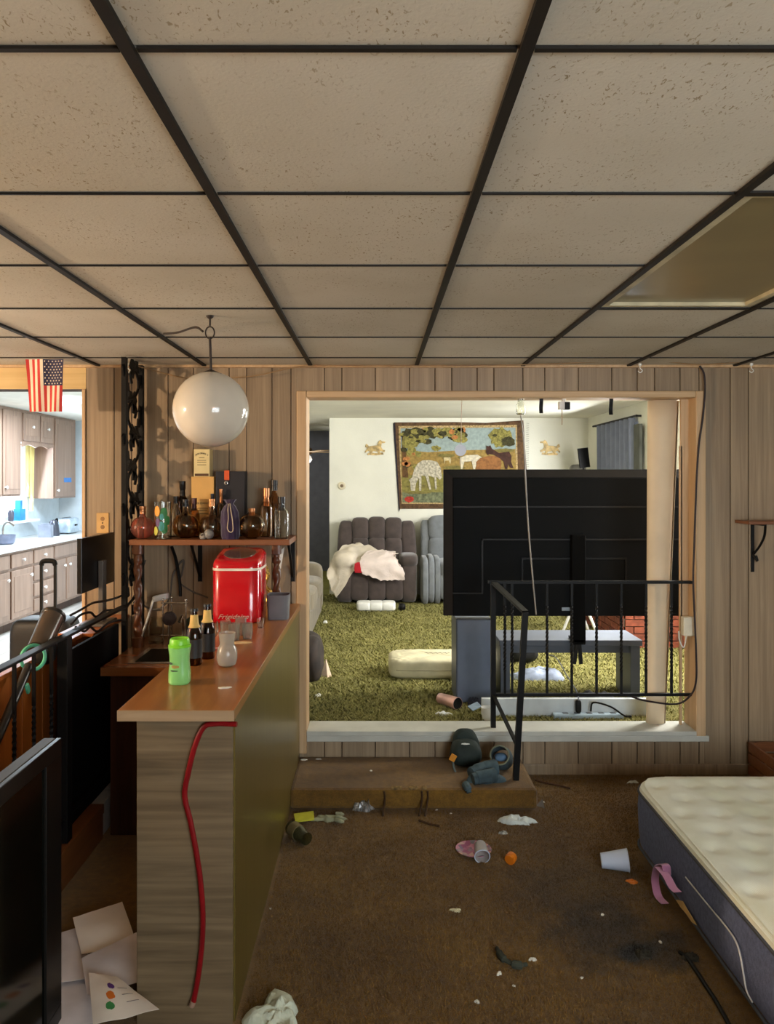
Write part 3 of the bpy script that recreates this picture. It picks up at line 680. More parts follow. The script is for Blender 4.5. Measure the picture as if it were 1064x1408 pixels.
# cartons
def carton(name, x0, x1, y0, y1, z0, z1, m, label, cat='box'):
    c = thing(name, label, cat, ((x0+x1)/2, (y0+y1)/2, z0), None)
    G().box(x0, x1, y0, y1, z0, z1).build('box_body', m, c, ang=0, bev=0.002); return c
y = 4.43
M_CARTON = mat('tan_carton', (222,172,98), 0.6, var=0.04); M_CREAMBOX = mat('cream_carton', (226,206,150), 0.6, var=0.04)
tx0, tx1 = (263-CXP)*y/FPX, (294-CXP)*y/FPX
c1 = carton('liquor_carton', tx0, tx1, y, y+0.10, SHZ, SHZ+0.335, M_CARTON, 'tan liquor carton standing on the shelf below the cream carton')
dk = mat('print_dark', (84,56,30), 0.6)
text("JACK DANIEL'S", 'print', dk, c1, ((tx0+tx1)/2, y-0.0012, SHZ+0.185), 0.017)
for zz, ln in ((0.155,0.06),(0.145,0.05),(0.125,0.07)):
    G().box((tx0+tx1)/2-ln/2, (tx0+tx1)/2+ln/2, y-0.0008, y, SHZ+zz, SHZ+zz+0.004).build('print_line', dk, c1, ang=0)
ux0, ux1 = (266-CXP)*y/FPX, (288-CXP)*y/FPX
c2 = carton('liquor_carton', ux0, ux1, y+0.005, y+0.095, SHZ+0.335, SHZ+0.49, M_CREAMBOX, 'cream liquor carton with arched brown lettering atop the tan carton')
c2['group'] = 'liquor cartons'; c1['group'] = 'liquor cartons'
for i, ch in enumerate("JACK DANIEL'S"):
    t = (i-6)/6.0; text(ch, 'print', dk, c2, ((ux0+ux1)/2+t*0.034, y+0.0038, SHZ+0.466-0.010*t*t), 0.013, rot=(PI/2, 0.35*t, 0))
for zz, ln in ((0.44,0.03),(0.425,0.05),(0.415,0.052),(0.400,0.05)):
    G().box((ux0+ux1)/2-ln/2, (ux0+ux1)/2+ln/2, y+0.0042, y+0.005, SHZ+zz, SHZ+zz+0.003).build('print_line', dk, c2, ang=0)
G().box(ux0+0.006, ux1-0.006, y+0.0045, y+0.005, SHZ+0.338, SHZ+0.352).build('print_band', dk, c2, ang=0)
bx0, bx1 = (295-CXP)*4.40/FPX, (335-CXP)*4.40/FPX
c3 = carton('gift_box', bx0, bx1, 4.43, 4.53, SHZ, SHZ+0.365, mat('black_card', (34,32,38), 0.55, var=0.1), 'black gift box with an orange pull tab on the shelf', 'box')
G().box((307-CXP)*4.4/FPX, (314-CXP)*4.4/FPX, 4.424, 4.43, SHZ+0.315, SHZ+0.37).build('pull_tab', mat('orange_tab', (226,90,40), 0.6), c3, ang=0, bev=0.002)
G().lathe([(0.006,0),(0.011,0.001),(0.011,0.003),(0.006,0.004)], 16, frame(P(311,664,4.424), (0,-1,0))).build('grommet', M_SILVER, c3)
# purple velvet drawstring bag
x, y = (316-CXP)*4.215/FPX, 4.215
bg = thing('velvet_bag', 'purple velvet drawstring bag with a pale cord loop on the shelf', 'bag', (x,y,SHZ))
pr = [(0.042,0.0),(0.048,0.02),(0.05,0.09),(0.046,0.145),(0.03,0.175),(0.018,0.188),(0.026,0.203),(0.034,0.212)]
vs = []; fs = []; K = 40
for (r, z) in pr:
    for k in range(K):
        a = 2*PI*k/K; q = r*(1+0.07*math.sin(7*a+z*20)+0.05*math.sin(3*a)); vs.append((x+q*math.cos(a), y+q*0.8*math.sin(a), SHZ+z))
for i in range(len(pr)-1):
    for k in range(K): fs.append((i*K+k, i*K+(k+1)%K, (i+1)*K+(k+1)%K, (i+1)*K+k))
fs.append(tuple(range(K-1,-1,-1))); g = G(); g.add(vs, fs); g.build('bag_body', mat('purple_velvet', (44,22,58), 0.8, sheen=0.6, var=0.15, scale=20), bg)
f = y-0.044
G().tube([(x-0.004,f+0.024,SHZ+0.188),(x-0.002,f,SHZ+0.16),(x+0.0,f,SHZ+0.11),(x-0.004,f-0.002,SHZ+0.06),(x+0.010,f-0.002,SHZ+0.04),(x+0.024,f+0.002,SHZ+0.05),(x+0.022,f,SHZ+0.10),(x+0.014,f,SHZ+0.15),(x+0.004,f+0.024,SHZ+0.19)], 0.0028, 6).build('cord', mat('cream_cord', (206,186,160), 0.8), bg)
# small black and white ornament
x, y = (285-CXP)*4.20/FPX, 4.20
om = thing('ornament_ball', 'small black and white ball ornament on the shelf front', 'ornament', (x,y,SHZ))
G().puff((x+0.008,y,SHZ+0.027), (0.027,0.027,0.027), 1.0, 12).build('ball', mat('silver_grey', (130,128,124), 0.3, var=0.1), om)
G().puff((x-0.02,y-0.01,SHZ+0.017), (0.02,0.016,0.017), 0.8, 10).build('base_knot', mat('black_white_cloth', (90,86,80), 0.8, var=0.95, scale=70), om)

# ---------------------------------------------------------------- things on the bar top and sink counter
def pos(px, py, z): return F(px, py, z)
p = pos(247, 939, BT); x, y = p.x, p.y
cup = thing('travel_cup', 'green insulated toddler cup on the bar top', 'cup', (x,y,BT))
prof = [(0.033,0),(0.037,0.006),(0.037,0.04),(0.033,0.075),(0.034,0.10),(0.038,0.128)]
G().lathe([(0.0004,0)]+prof+[(0.0004,0.128)], 28, c=(x,y,BT), sq=0.75).build('cup_body', mat('green_plastic', (138,206,120), 0.3, var=0.06, scale=12, coat=0.4), cup)
G().lathe([(0.001,0.126),(0.0385,0.126),(0.039,0.134),(0.035,0.137),(0.034,0.152),(0.031,0.157),(0.026,0.153),(0.001,0.150)], 28, c=(x,y,BT)).build('lid', mat('lime_plastic', (130,214,50), 0.35, var=0.04), cup)
for (dx, dz, w_, h_, cc) in ((-0.022,0.075,0.020,0.010,(60,80,60)),(-0.006,0.064,0.020,0.012,(170,150,80)),(-0.012,0.050,0.026,0.006,(60,120,60))):
    def fn(u, v):
        a = -PI/2+(dx+(u-0.5)*w_)/0.034; return (x+0.0362*math.cos(a)*abs(math.cos(a))**-0.25*0.99 if abs(math.cos(a))>1e-3 else x, y+0.0375*math.sin(a), BT+dz+(v-0.5)*h_*(1-abs(u-0.5)))
    G().sheet(fn, 6, 3).build('printed_patch', mat('cup_print_%d' % int(cc[0]), cc, 0.5), cup)
p = pos(312, 916, BT); x, y = p.x, p.y
jar = thing('glass_jar', 'clear bulbous glass jar with a cut upper rim on the bar top', 'jar', (x,y,BT))
G().lathe(vessel([(0.020,0),(0.033,0.008),(0.0395,0.03),(0.039,0.055),(0.034,0.072),(0.027,0.084),(0.029,0.10),(0.032,0.128)], 0.0022), 28, c=(x,y,BT)).build('body', mat('frosted_glass', (226,220,208), 0.22, trans=0.75, var=0.04), jar)
p = pos(310, 968, BT); 
one(G().rag(pos(308,946,BT), 0.022, 0.010, 0.004, 3, 0.2), 'paper_scrap', mat('scrap_white', (224,218,204), 0.8), 'torn white paper scrap on the bar top beside the green cup', 'scrap')
# red ice maker
im = thing('ice_maker', 'glossy red retro countertop ice maker with a windowed lid under the shelf', 'appliance', (-0.70, 4.0, BT))
ix0, ix1, iy0 = (289-CXP)*3.88/FPX, (357-CXP)*3.88/FPX, 3.88
mx, hw, hd = (ix0+ix1)/2, (ix1-ix0)/2, 0.15
M_RED = mat('red_enamel', (196,8,26), 0.16, var=0.03, coat=0.5)
def rsq(z, k=1.0, n=40, e=0.4):
    o = []
    for i in range(n):
        a = 2*PI*i/n; ca, sa = math.cos(a), math.sin(a)
        o.append((mx+hw*k*math.copysign(abs(ca)**e, ca), iy0+hd+hd*k*math.copysign(abs(sa)**e, sa), z))
    return o
def loft(rings, cap=True):
    n = len(rings[0]); g = G(); vs = [p for r in rings for p in r]; fs = [(i*n+k, i*n+(k+1)%n, (i+1)*n+(k+1)%n, (i+1)*n+k) for i in range(len(rings)-1) for k in range(n)]
    if cap: fs += [tuple(range(n-1,-1,-1)), tuple((len(rings)-1)*n+k for k in range(n))]
    return g.add(vs, fs)
loft([rsq(BT+0.004,0.96), rsq(BT+0.012,1.0), rsq(BT+0.258,1.0), rsq(BT+0.262,0.985)]).build('housing', M_RED, im)
loft([rsq(BT+0.262,1.012), rsq(BT+0.274,1.012)]).build('trim_band', mat('cream_band', (232,222,206), 0.35), im)
TL = lambda y: 0.052*(y-iy0)/(2*hd)
lid = loft([rsq(BT+0.274,1.0)]+[[(p[0], p[1], p[2]+TL(p[1])) for p in rsq(BT+0.274+dz, k)] for dz, k in ((0.012,0.995),(0.024,0.955),(0.031,0.89),(0.034,0.80))]).build('lid', M_RED, im)
vv = [(mx+hw*0.66*math.cos(2*PI*k/30), iy0+hd*1.0+hd*0.66*math.sin(2*PI*k/30)) for k in range(30)]
g = G(); g.add([(a, b, BT+0.3084+TL(b)) for a, b in vv]+[(a, b, BT+0.312+TL(b)) for a, b in vv], [tuple(range(29,-1,-1)), tuple(range(30,60))]+[(k,(k+1)%30,(k+1)%30+30,k+30) for k in range(30)])
g.build('lid_window', mat('smoked_window', (96,70,60), 0.15, var=0.15, scale=30), lid)
for sx in (-1, 1):
    for sy in (0.04, 0.26): G().cyl((mx+sx*hw*0.75, iy0+sy, BT), (mx+sx*hw*0.75, iy0+sy, BT+0.006), 0.012).build('foot', M_BLACK, im)
text('Frigidaire', 'badge', mat('badge_silver', (222,206,190), 0.3, 0.3, var=0.03), im, (mx-0.01, iy0-0.0012, BT+0.036), 0.031, shear=0.4, wscale=1.3)
# grey tumbler, shot glass, cluster of glasses, beer bottles
def lathe_thing(name, px, py, z, prof, m, label, cat, group=None, n=24, sq=None):
    p = pos(px, py, z); return one(G().lathe(prof, n, c=p, sq=sq), name, m, label, cat, group, loc=p, ang=35 if n > 12 else 25)
lathe_thing('square_tumbler', 383, 850, BT, vessel([(0.052,0),(0.058,0.125)], 0.004), mat('grey_plastic', (112,110,114), 0.5, var=0.06), 'grey square plastic tumbler at the wall end of the bar top', 'tumbler', sq=0.4)
lathe_thing('shot_glass', 358, 863, BT, vessel([(0.014,0),(0.019,0.045)], 0.0025), M_CLEAR, 'small clear plastic shot cup beside the red ice maker', 'cup')
GG = 'clear drinking glasses in front of the ice maker'
for k, (px, py, h, r, lb) in enumerate(((310,874,0.068,0.024,'clear ribbed shot glass at the front left of the ice maker'),(322,880,0.075,0.026,'clear cut-glass tumbler nearest the bulbous jar on the bar'),(331,873,0.078,0.026,'clear cut-glass tumbler between other tumblers before the ice maker'),(340,878,0.07,0.024,'clear cut-glass tumbler at the right of the cluster by the ice maker'))):
    lathe_thing('drinking_glass', px, py, BT, vessel([(r*0.8,0),(r*0.95,h*0.3),(r,h*0.31),(r,h)], 0.003), mat('cut_glass', (226,224,214), 0.08, trans=0.88, var=0.05), lb, 'glass', GG, 10)
one(G().rag(pos(330,884,BT), 0.05, 0.018, 0.006, 5, 0.3), 'napkin', mat('napkin_tan', (214,176,128), 0.9), 'crumpled tan napkin under the glasses on the bar', 'napkin')
GW = 'stemmed glasses and bottles at the left of the bar top'
for k, (px, py, lb) in enumerate(((278,896,'clear wine glass standing before the beer bottles'),(291,892,'clear wine glass between the beer bottles and the red ice maker'))):
    lathe_thing('wine_glass', px, py, BT, vessel([(0.028,0),(0.006,0.006),(0.005,0.04),(0.022,0.055),(0.029,0.08),(0.026,0.115)], 0.0016), M_CLEAR, lb, 'glass', GW)
M_BEERLAB = mat('beer_label', (220,180,100), 0.6)
for k, (px, py, lb) in enumerate(((267,914,'brown beer bottle with gold neck label nearest the green cup'),(285,905,'brown beer bottle with gold neck label beside the red ice maker'))):
    p = pos(px, py, BT); x, y = p.x, p.y
    b = thing('beer_bottle', lb, 'bottle', p, 'beer bottles on the bar')
    pr = [(0.026,0),(0.03,0.006),(0.03,0.115),(0.026,0.135),(0.016,0.155),(0.0135,0.19),(0.0125,0.208)]
    G().lathe(vessel(pr), 24, c=p).build('body', M_BEER, b)
    G().lathe([(0.0345*0.9,0.03),(0.0308,0.031),(0.0308,0.1),(0.03,0.101)], 24, c=p).build('label_paper', mat('dark_label', (30,24,20), 0.6), b)
    G().lathe([(0.0235,0.145),(0.0175,0.156),(0.0146,0.192),(0.0142,0.193)], 20, c=p).build('neck_label', M_BEERLAB, b)
    G().lathe([(0.001,0.206),(0.0155,0.206),(0.0145,0.216),(0.001,0.217)], 20, c=p).build('cap', M_CAPBLK, b)
# metal rack, carafe and bits on the sink counter
rk = thing('wire_rack', 'small chrome wire rack standing beside the bar sink', 'rack', (-1.0, 4.3, CT))
z1 = CT+0.235
ra, rb = (227-CXP)*4.3/FPX, (258-CXP)*4.3/FPX
for (x, y) in ((ra, 4.26), (ra+0.02, 4.36), (rb, 4.26)): G().cyl((x,y,CT),(x,y,z1),0.0042).build('upright', M_STEEL, rk); G().puff((x,y,z1+0.006),(0.008,0.008,0.008),1,8).build('knob', M_STEEL, rk)
G().cyl((ra-0.012,4.26,z1-0.01),(rb+0.012,4.26,z1-0.01),0.004).build('rail', M_STEEL, rk)
G().cyl((ra-0.012,4.26,CT+0.05),(rb+0.012,4.26,CT+0.05),0.003).build('rail', M_STEEL, rk)
one(G().lathe(vessel([(0.034,0),(0.039,0.01),(0.039,0.10),(0.032,0.125),(0.034,0.14)], 0.002), 24, c=(-1.205,4.30,CT)), 'glass_carafe', M_CLEAR, 'clear glass coffee carafe behind the twisted post', 'carafe')
p = Vector((-1.07, 4.06, CT+0.006))
cs = thing('corkscrew', 'dark round-headed bottle opener standing in a clear cup by the sink', 'opener', (-1.075, 4.19, CT))
G().lathe([(0.0004,0),(0.034,0.001),(0.038,0.007),(0.034,0.013),(0.0004,0.014)], 24, frame((-1.102,4.185,CT+0.155),(0.25,-1,0))).build('head', mat('dark_rubber', (40,26,22), 0.6), cs)
G().cyl((-1.105,4.19,CT),(-1.105,4.19,CT+0.12),0.006).build('handle', M_STEEL, cs)
sp = thing('soap_pump', 'slim white pump bottle with pointed tip beside the bar sink', 'bottle', (-0.99, 4.22, CT))
G().lathe([(0.001,0),(0.022,0),(0.022,0.07),(0.006,0.085),(0.005,0.15),(0.001,0.15)], 16, c=(-0.985,4.22,CT)).build('body', M_WHITE, sp)
G().lathe([(0.001,0.15),(0.012,0.15),(0.011,0.165),(0.003,0.195),(0.001,0.196)], 16, c=(-0.985,4.22,CT)).build('tip', mat('peach', (230,190,160), 0.5), sp)
g = G().prism([(-0.955,4.10,CT),(-0.875,4.14,CT),(-0.86,4.20,CT),(-0.90,4.24,CT)], (0,0,0.012)); one(g, 'paper_napkin', mat('napkin_tan2', (206,166,116), 0.9), 'tan folded paper napkin behind the beer bottles', 'napkin')
# dark folded towel along the wall behind the counter
one(G().puff((-0.93,4.47,CT+0.06),(0.16,0.045,0.06),0.5,12), 'folded_towel', mat('green_towel', (44,58,46), 0.9, bmp=0.4), 'dark green folded towel against the wall behind the sink', 'towel')
# power strip plugged behind the post, with cords
ps = thing('outlet_adapter', 'white plug adapter hanging by its cord beside the twisted post', 'adapter', (-1.23,4.40,CT))
G().puff((-1.205,4.40,CT+0.235),(0.045,0.025,0.018),0.4,10,Matrix.Rotation(-0.25,4,'Y')).build('housing', M_WHITE, ps)
G().tube([(-1.245,4.39,CT+0.225),(-1.262,4.33,CT+0.12),(-1.285,4.28,CT+0.02),(-1.29,4.27,CT+0.004)], 0.006, 6).build('cord', M_WHITE, ps)
M_GREYCORD = mat('grey_cord', (104,98,90), 0.5)
a = WY-0.02
wire('appliance_cord', [P(200,770,a), P(190,800,a), P(194,828,a), P(214,838,a), P(232,824,a), P(238,790,a), P(252,770,a), P(250,790,a), P(246,800,a), P(262,812,a), P(286,822,a)], 0.005, M_GREYCORD, 'grey appliance cord looping on the wall under the shelf', 'cord')
wire('plug_cord', [P(236,752,a-0.1), P(242,770,a-0.06), P(247,800,a-0.04), P(248,820,a-0.04)], 0.009, M_BLACK, 'thick black cord hanging under the shelf at the left bracket', 'cord')
one(G().prism([P(386,757,4.44),P(391,752,4.44),P(386,782,4.44),P(381,783,4.44)],(0,0.006,0)), 'hanging_card', M_WHITE, 'white card hanging under the right end of the shelf', 'card')
one(G().tube([P(363,775,4.46),P(368,790,4.46),P(364,805,4.46),P(372,815,4.46),P(366,830,4.46),P(376,838,4.46)],0.012,8), 'tinsel', mat('gold_tinsel', (150,120,60), 0.3, 0.6, var=0.6, scale=90), 'gold tinsel hanging beside the red ice maker', 'tinsel')

# ---------------------------------------------------------------- globe lamp
gl = thing('globe_lamp', 'white opal globe pendant lamp hanging above the bar', 'lamp', (-0.67, 3.18, CEIL))
gx_, gy_, gz_ = (290-CXP)*3.18/FPX, 3.18, CAMZ+97*3.18/FPX
R = 0.152
G().lathe([(0.0004,-R)]+[(R*math.cos(-PI/2+PI*i/28), R*math.sin(-PI/2+PI*i/28)) for i in range(1, 27)]+[(0.028,R*0.985)], 48, c=(gx_,gy_,gz_)).build('globe', mat('opal_glass', (214,204,188), 0.12, var=0.02, coat=0.3), gl)
G().lathe([(0.03,R*0.97),(0.032,R*0.985),(0.02,R*1.02),(0.008,R*1.05),(0.001,R*1.06)], 20, c=(gx_,gy_,gz_)).build('cap', M_DARKWIRE, gl)
G().cyl((gx_,gy_,gz_+R), (gx_-0.004,gy_,CEIL-0.085), 0.0055).build('stem', M_DARKWIRE, gl)
G().tube([(gx_-0.004+0.018*math.cos(t),gy_,CEIL-0.065+0.024*math.sin(t)) for t in [2*PI*k/10 for k in range(10)]], 0.003, 6, 3, True).build('ring', M_DARKWIRE, gl)
G().lathe([(0.016,0),(0.014,-0.006),(0.004,-0.014),(0.004,-0.04)], 12, c=(gx_-0.004,gy_,CEIL+0.003)).build('ceiling_plate', M_DARKWIRE, gl)

# ---------------------------------------------------------------- flag hanging from the ceiling
def flag_mats():
    red = mat('flag_red', (196,54,48), 0.7, var=0.05); white = mat('flag_white', (232,214,190), 0.7, var=0.03); blue = mat('flag_blue', (48,46,74), 0.7, var=0.08)
    return red, white, blue
red, white, blue = flag_mats()
FY = 4.22
fl = thing('flag', 'small striped flag with a starred blue corner hanging from the ceiling', 'flag', P(62, 567, FY))
A, B, C_, D = P(35,494,FY), P(88,494,FY), P(85,566,FY), P(40,566,FY)
def FP(u, v, o=0.0):
    p = A.lerp(B, u).lerp(D.lerp(C_, u), v); p.y += 0.008*math.sin(u*11+v*2)-o; return p
for i in range(13):
    u0, u1 = i/13, (i+1)/13
    v0 = 0.5 if i >= 6 else 0.0
    G().sheet(lambda u, v: FP(u0+(u1-u0)*u, 1-(1-v0)*v), 2, 10, 0.0008).build('stripe', red if i % 2 == 0 else white, fl)
G().sheet(lambda u, v: FP(6/13+7/13*u, 0.5-0.5*v), 12, 8, 0.0008).build('canton', blue, fl)
for r in range(9):
    for c in range(6 if r % 2 == 0 else 5):
        u = 6/13+7/13*((c+(0.5 if r % 2 == 0 else 1.0))/6); v = 0.5*(r+0.7)/9.4
        p = FP(u, v, 0.0015); s = 0.0052
        G().add([(p.x+s*(1 if k % 2 == 0 else 0.42)*math.sin(PI*k/5), p.y, p.z+s*(1 if k % 2 == 0 else 0.42)*math.cos(PI*k/5)) for k in range(10)], [tuple(range(9,-1,-1))]).build('star', white, fl, ang=0)

# ---------------------------------------------------------------- left railing, landing and what leans there
RLX, RLZ = -1.33, 1.04
rl = thing('stair_railing', 'black iron railing with twisted balusters on the kitchen landing', 'railing', (RLX, 2.6, KZ))
G().box(RLX-0.02, RLX+0.02, 0.9, 4.16, RLZ-0.012, RLZ).build('handrail', M_BLACK, rl, ang=0, bev=0.003)
G().box(RLX-0.008, RLX+0.008, 0.9, 4.16, KZ+0.10, KZ+0.116).build('bottom_rail', M_BLACK, rl, ang=0)
G().box(RLX-0.022, RLX+0.022, 3.33, 3.385, KZ+0.001, RLZ-0.012).build('newel_post', M_BLACK, rl, ang=0, bev=0.002)
y = 3.22
while y > 1.0:
    G().twist((RLX, y, KZ+0.116), (RLX, y, RLZ-0.012), 0.012, 4, 0.25, 0.75, 60).build('baluster', M_BLACK, rl, ang=25); y -= 0.165
hw_ = thing('half_wall', 'orange stained wooden half wall behind the black railing', 'half wall', (-1.5, 2.8, KZ))
M_ORANGE = wood('orange_wood', (150,76,22), (184,102,38), 'Z', 0.4, 34, 1.6)
yy = 0.9
while yy < 4.5:
    G().box(-1.515, -1.485, yy+0.002, min(4.52, yy+0.198), KZ, 0.91).build('board', M_ORANGE, hw_, ang=0, bev=0.002); yy += 0.2
G().box(-1.525, -1.475, 0.9, 3.95, 0.912, 0.93).build('cap', M_ORANGE, hw_, ang=0, bev=0.003)
G().box(-1.60, -1.42, 3.95, 4.52, 0.912, 0.93).build('ledge', M_ORANGE, hw_, ang=0, bev=0.003)
one(G().box(-1.385, -1.365, 3.41, 4.17, KZ, 0.94), 'black_board', mat('black_board', (9,8,8), 0.7, var=0.3, spec=0.15), 'tall plain black board standing behind the railing beside the sink counter', 'board', bev=0.003)
# monitor on the ledge, seen edge-on
mo = thing('monitor', 'black flat monitor with grey stand turned sideways on the half wall ledge', 'monitor', (-1.5, 4.2, 0.93))
G().box(-1.512, -1.487, 3.97, 4.47, 1.125, 1.405).build('screen_panel', mat('monitor_black', (14,13,13), 0.3, var=0.1), mo, ang=0, bev=0.003)
G().box(-1.486, -1.46, 4.20, 4.26, 0.944, 1.27).build('neck', mat('grey_stand', (96,88,80), 0.5), mo, ang=0, bev=0.004)
G().box(-1.56, -1.43, 4.12, 4.34, 0.93, 0.944).build('base', mat('grey_stand', (96,88,80)), mo, ang=0, bev=0.004)
# light switch plate on the panelling
sw = thing('switch_plate', 'brass coloured outlet plate on the panelling beside the kitchen doorway', 'outlet', P(142,734,WY))
a, b = P(133,705,WY), P(150,733,WY)
G().box(a.x, b.x, WY-0.006, WY, b.z, a.z).build('plate', mat('plate_tan', (198,158,98), 0.45, var=0.1), sw, ang=0, bev=0.002)
for zz in (0.3, 0.7): G().cyl(((a.x+b.x)/2, WY-0.006, a.z+(b.z-a.z)*zz), ((a.x+b.x)/2, WY-0.008, a.z+(b.z-a.z)*zz), 0.012).build('socket', mat('socket_brown', (150,110,64), 0.5), sw)
G().cyl(((a.x+b.x)/2, WY-0.006, (a.z+b.z)/2), ((a.x+b.x)/2, WY-0.0085, (a.z+b.z)/2), 0.004).build('screw', M_BLACK, sw)
# stick vacuum leaning between rail and half wall
VX = -1.415
def V_(px, py):
    Y = -VX*FPX/(CXP-px); return Vector((VX, Y, CAMZ-(py-HYP)*Y/FPX))
vc = thing('stick_vacuum', 'black stick vacuum with mint green ring leaning behind the black railing', 'vacuum', (VX, 2.2, KZ))
top, mid, low = V_(72,850), V_(50,898), V_(22,962)
d = (low-mid).normalized(); foot = Vector((VX, mid.y+d.y*(mid.z-KZ-0.06)/-d.z, KZ+0.06))
M_VAC = mat('vacuum_grey', (40,36,32), 0.3, var=0.15); M_MINT = mat('mint_plastic', (96,190,150), 0.35, var=0.06)
M_VACDUST = mat('vacuum_bin', (70,58,48), 0.2, var=0.2)
G().cyl(mid+(top-mid)*0.1, top, 0.045, 0.05, 20).build('dust_bin', M_VACDUST, vc)
G().lathe([(0.0004,0),(0.05,0),(0.054,0.006),(0.054,0.016),(0.03,0.02),(0.0004,0.02)], 20, frame(top, top-mid)).build('bin_cap', M_VAC, vc)
G().puff(mid+Vector((0.01,0.06,0.0)), (0.045,0.05,0.06), 0.7, 10).build('motor', M_VAC, vc)
nrm = Vector((0.75,-0.65,0.1)).normalized(); Mr = frame(mid-Vector((0,0.03,0.012)), nrm)
G().tube([Mr @ Vector((0.05*math.cos(2*PI*k/20), 0.05*math.sin(2*PI*k/20), 0)) for k in range(20)], 0.0075, 8, 2, True).build('ring', M_MINT, vc)
G().cyl(V_(40,915), foot, 0.018, 0.016, 14).build('wand', M_VAC, vc)
q = V_(32,946); G().puff(q+Vector((0.02,-0.006,0)), (0.006,0.014,0.024), 0.6, 8, Matrix.Rotation(0.5,4,'X')).build('button', M_MINT, vc)
G().puff(foot+Vector((0,-0.05,-0.025)), (0.06,0.10,0.034), 0.5, 12).build('floor_head', M_VAC, vc)
# cables lying on the handrail
M_CAB = mat('cable_dark', (26,20,18), 0.5)
for k, (pp, lb) in enumerate((([(97,846),(112,838),(128,829),(146,826),(165,820),(176,812)],'thin black cable rising from the railing to the shelf post'),([(98,858),(110,846),(124,842),(132,848),(144,840),(158,838),(170,832)],'black cable tangled over the handrail beside the monitor'),([(104,862),(116,868),(124,862),(134,868),(150,856),(168,852)],'black cable drooping below the handrail beside the black board'))):
    ctrl = []
    for (px, py) in pp:
        Y = -(RLX-0.04)*FPX/(CXP-px); v = Vector((RLX-0.04, Y, CAMZ-(py-HYP)*Y/FPX)); ctrl.append(v)
    wire('cable', ctrl, 0.006, M_CAB, lb, 'cable', 'black cables on the handrail')
# wheeled suitcase with raised handle on the kitchen floor
sc_ = thing('suitcase', 'dark wheeled suitcase with raised telescopic handle on the kitchen floor', 'suitcase', (-2.10, 5.0, KZ))
a, b = P(57,775,5.0), P(76,775,5.0); 
G().puff((-2.10,5.0,KZ+0.38),(0.19,0.12,0.30),0.25,14).build('shell', mat('suitcase_black', (26,24,26), 0.5, var=0.15), sc_)
for x in (-2.22,-1.98):
    for yv in (4.93,5.07): G().lathe([(0.0004,-0.012),(0.035,-0.012),(0.035,0.012),(0.0004,0.012)],14,frame((x,yv,KZ+0.036),(1,0,0))).build('wheel', M_BLACK, sc_)
G().box(a.x-0.008, a.x+0.008, 4.992, 5.008, KZ+0.66, a.z).build('handle_tube', M_BLACK, sc_, ang=0)
G().box(b.x-0.008, b.x+0.008, 4.992, 5.008, KZ+0.66, a.z).build('handle_tube', M_BLACK, sc_, ang=0)
G().tube([(a.x,5.0,a.z-0.01),(a.x+0.008,5.0,a.z+0.012),((a.x+b.x)/2,5.0,a.z+0.018),(b.x-0.008,5.0,a.z+0.012),(b.x,5.0,a.z-0.01)],0.016,8).build('grip', M_BLACK, sc_)
# foreground television at the left edge
tv = thing('television', 'large black television with a thick frame standing beside the bar end', 'television', (-0.985, 1.7, 0))
tz0, tz1, tya, tyb = 0.06, 0.915, 0.95, 2.40
M_TVB = mat('tv_frame_black', (20,19,17), 0.35, var=0.1)
G().box(-1.015, -0.975, tya, tyb, tz0, tz1).build('housing', mat('tv_housing', (64,60,52), 0.5, var=0.06), tv, ang=0, bev=0.004)
g = G().box(-0.975, -0.96, tya, tyb, tz1-0.05, tz1); g.box(-0.975, -0.96, tya, tyb, tz0, tz0+0.05); g.box(-0.975, -0.96, tyb-0.11, tyb, tz0+0.05, tz1-0.05); g.box(-0.975, -0.96, tya, tya+0.11, tz0+0.05, tz1-0.05)
g.build('bezel', M_TVB, tv, ang=0, bev=0.002)
G().box(-0.975, -0.967, tya+0.11, tyb-0.11, tz0+0.05, tz1-0.05).build('screen', mat('dark_screen', (10,12,8), 0.12, var=0.1), tv, ang=0)
for yv in (1.2, 2.15): G().box(-1.09, -0.89, yv-0.03, yv+0.03, 0.0, tz0).build('foot', M_TVB, tv, ang=0, bev=0.004)
# papers heaped behind the bar end
def patch(c, zs, bulge, seed, n=10):
    pts = [F(px, py, z) for (px, py), z in zip(c, zs)]
    def fn(u, v):
        p = pts[0].lerp(pts[1], u).lerp(pts[3].lerp(pts[2], u), v)
        return p+Vector((0,0,bulge*math.sin(PI*u)*math.sin(PI*v)+0.004*noise.noise(Vector((u*3,v*3,seed)))))
    return fn
M_PAPER = mat('paper_white', (244,232,218), 0.8, var=0.05, scale=4); M_PAPERG = mat('paper_grey', (222,214,214), 0.8, var=0.08, scale=5)
sheets = [
 ([(100,1262),(168,1240),(189,1300),(112,1312)], (0.052,0.052,0.052,0.052), 0.010, 1, M_PAPER, 'curled peach-tinted paper sheet at the top of the paper heap'),
 ([(76,1285),(118,1272),(124,1345),(76,1352)], (0.030,0.030,0.030,0.030), 0.008, 2, M_PAPERG, 'greyish paper sheet beside the television frame in the paper heap'),
 ([(112,1318),(188,1282),(194,1350),(120,1368)], (0.078,0.078,0.078,0.078), 0.010, 3, M_PAPERG, 'grey rounded paper lying across the middle of the paper heap'),
 ([(74,1352),(128,1345),(132,1408),(74,1412)], (0.010,0.010,0.010,0.010), 0.006, 4, M_PAPERG, 'pale paper scrap at the foot of the television in the paper heap'),
]
for c, zs, bl, sd, m, lb in sheets: one(G().sheet(patch(c, zs, bl, sd), 10, 10, 0.001), 'paper_sheet', m, lb, 'paper', 'papers heaped behind the bar')
dr = thing('child_drawing', 'white drawing with purple, orange and green paint blots beside the bar base', 'drawing', F(160,1390,0.0))
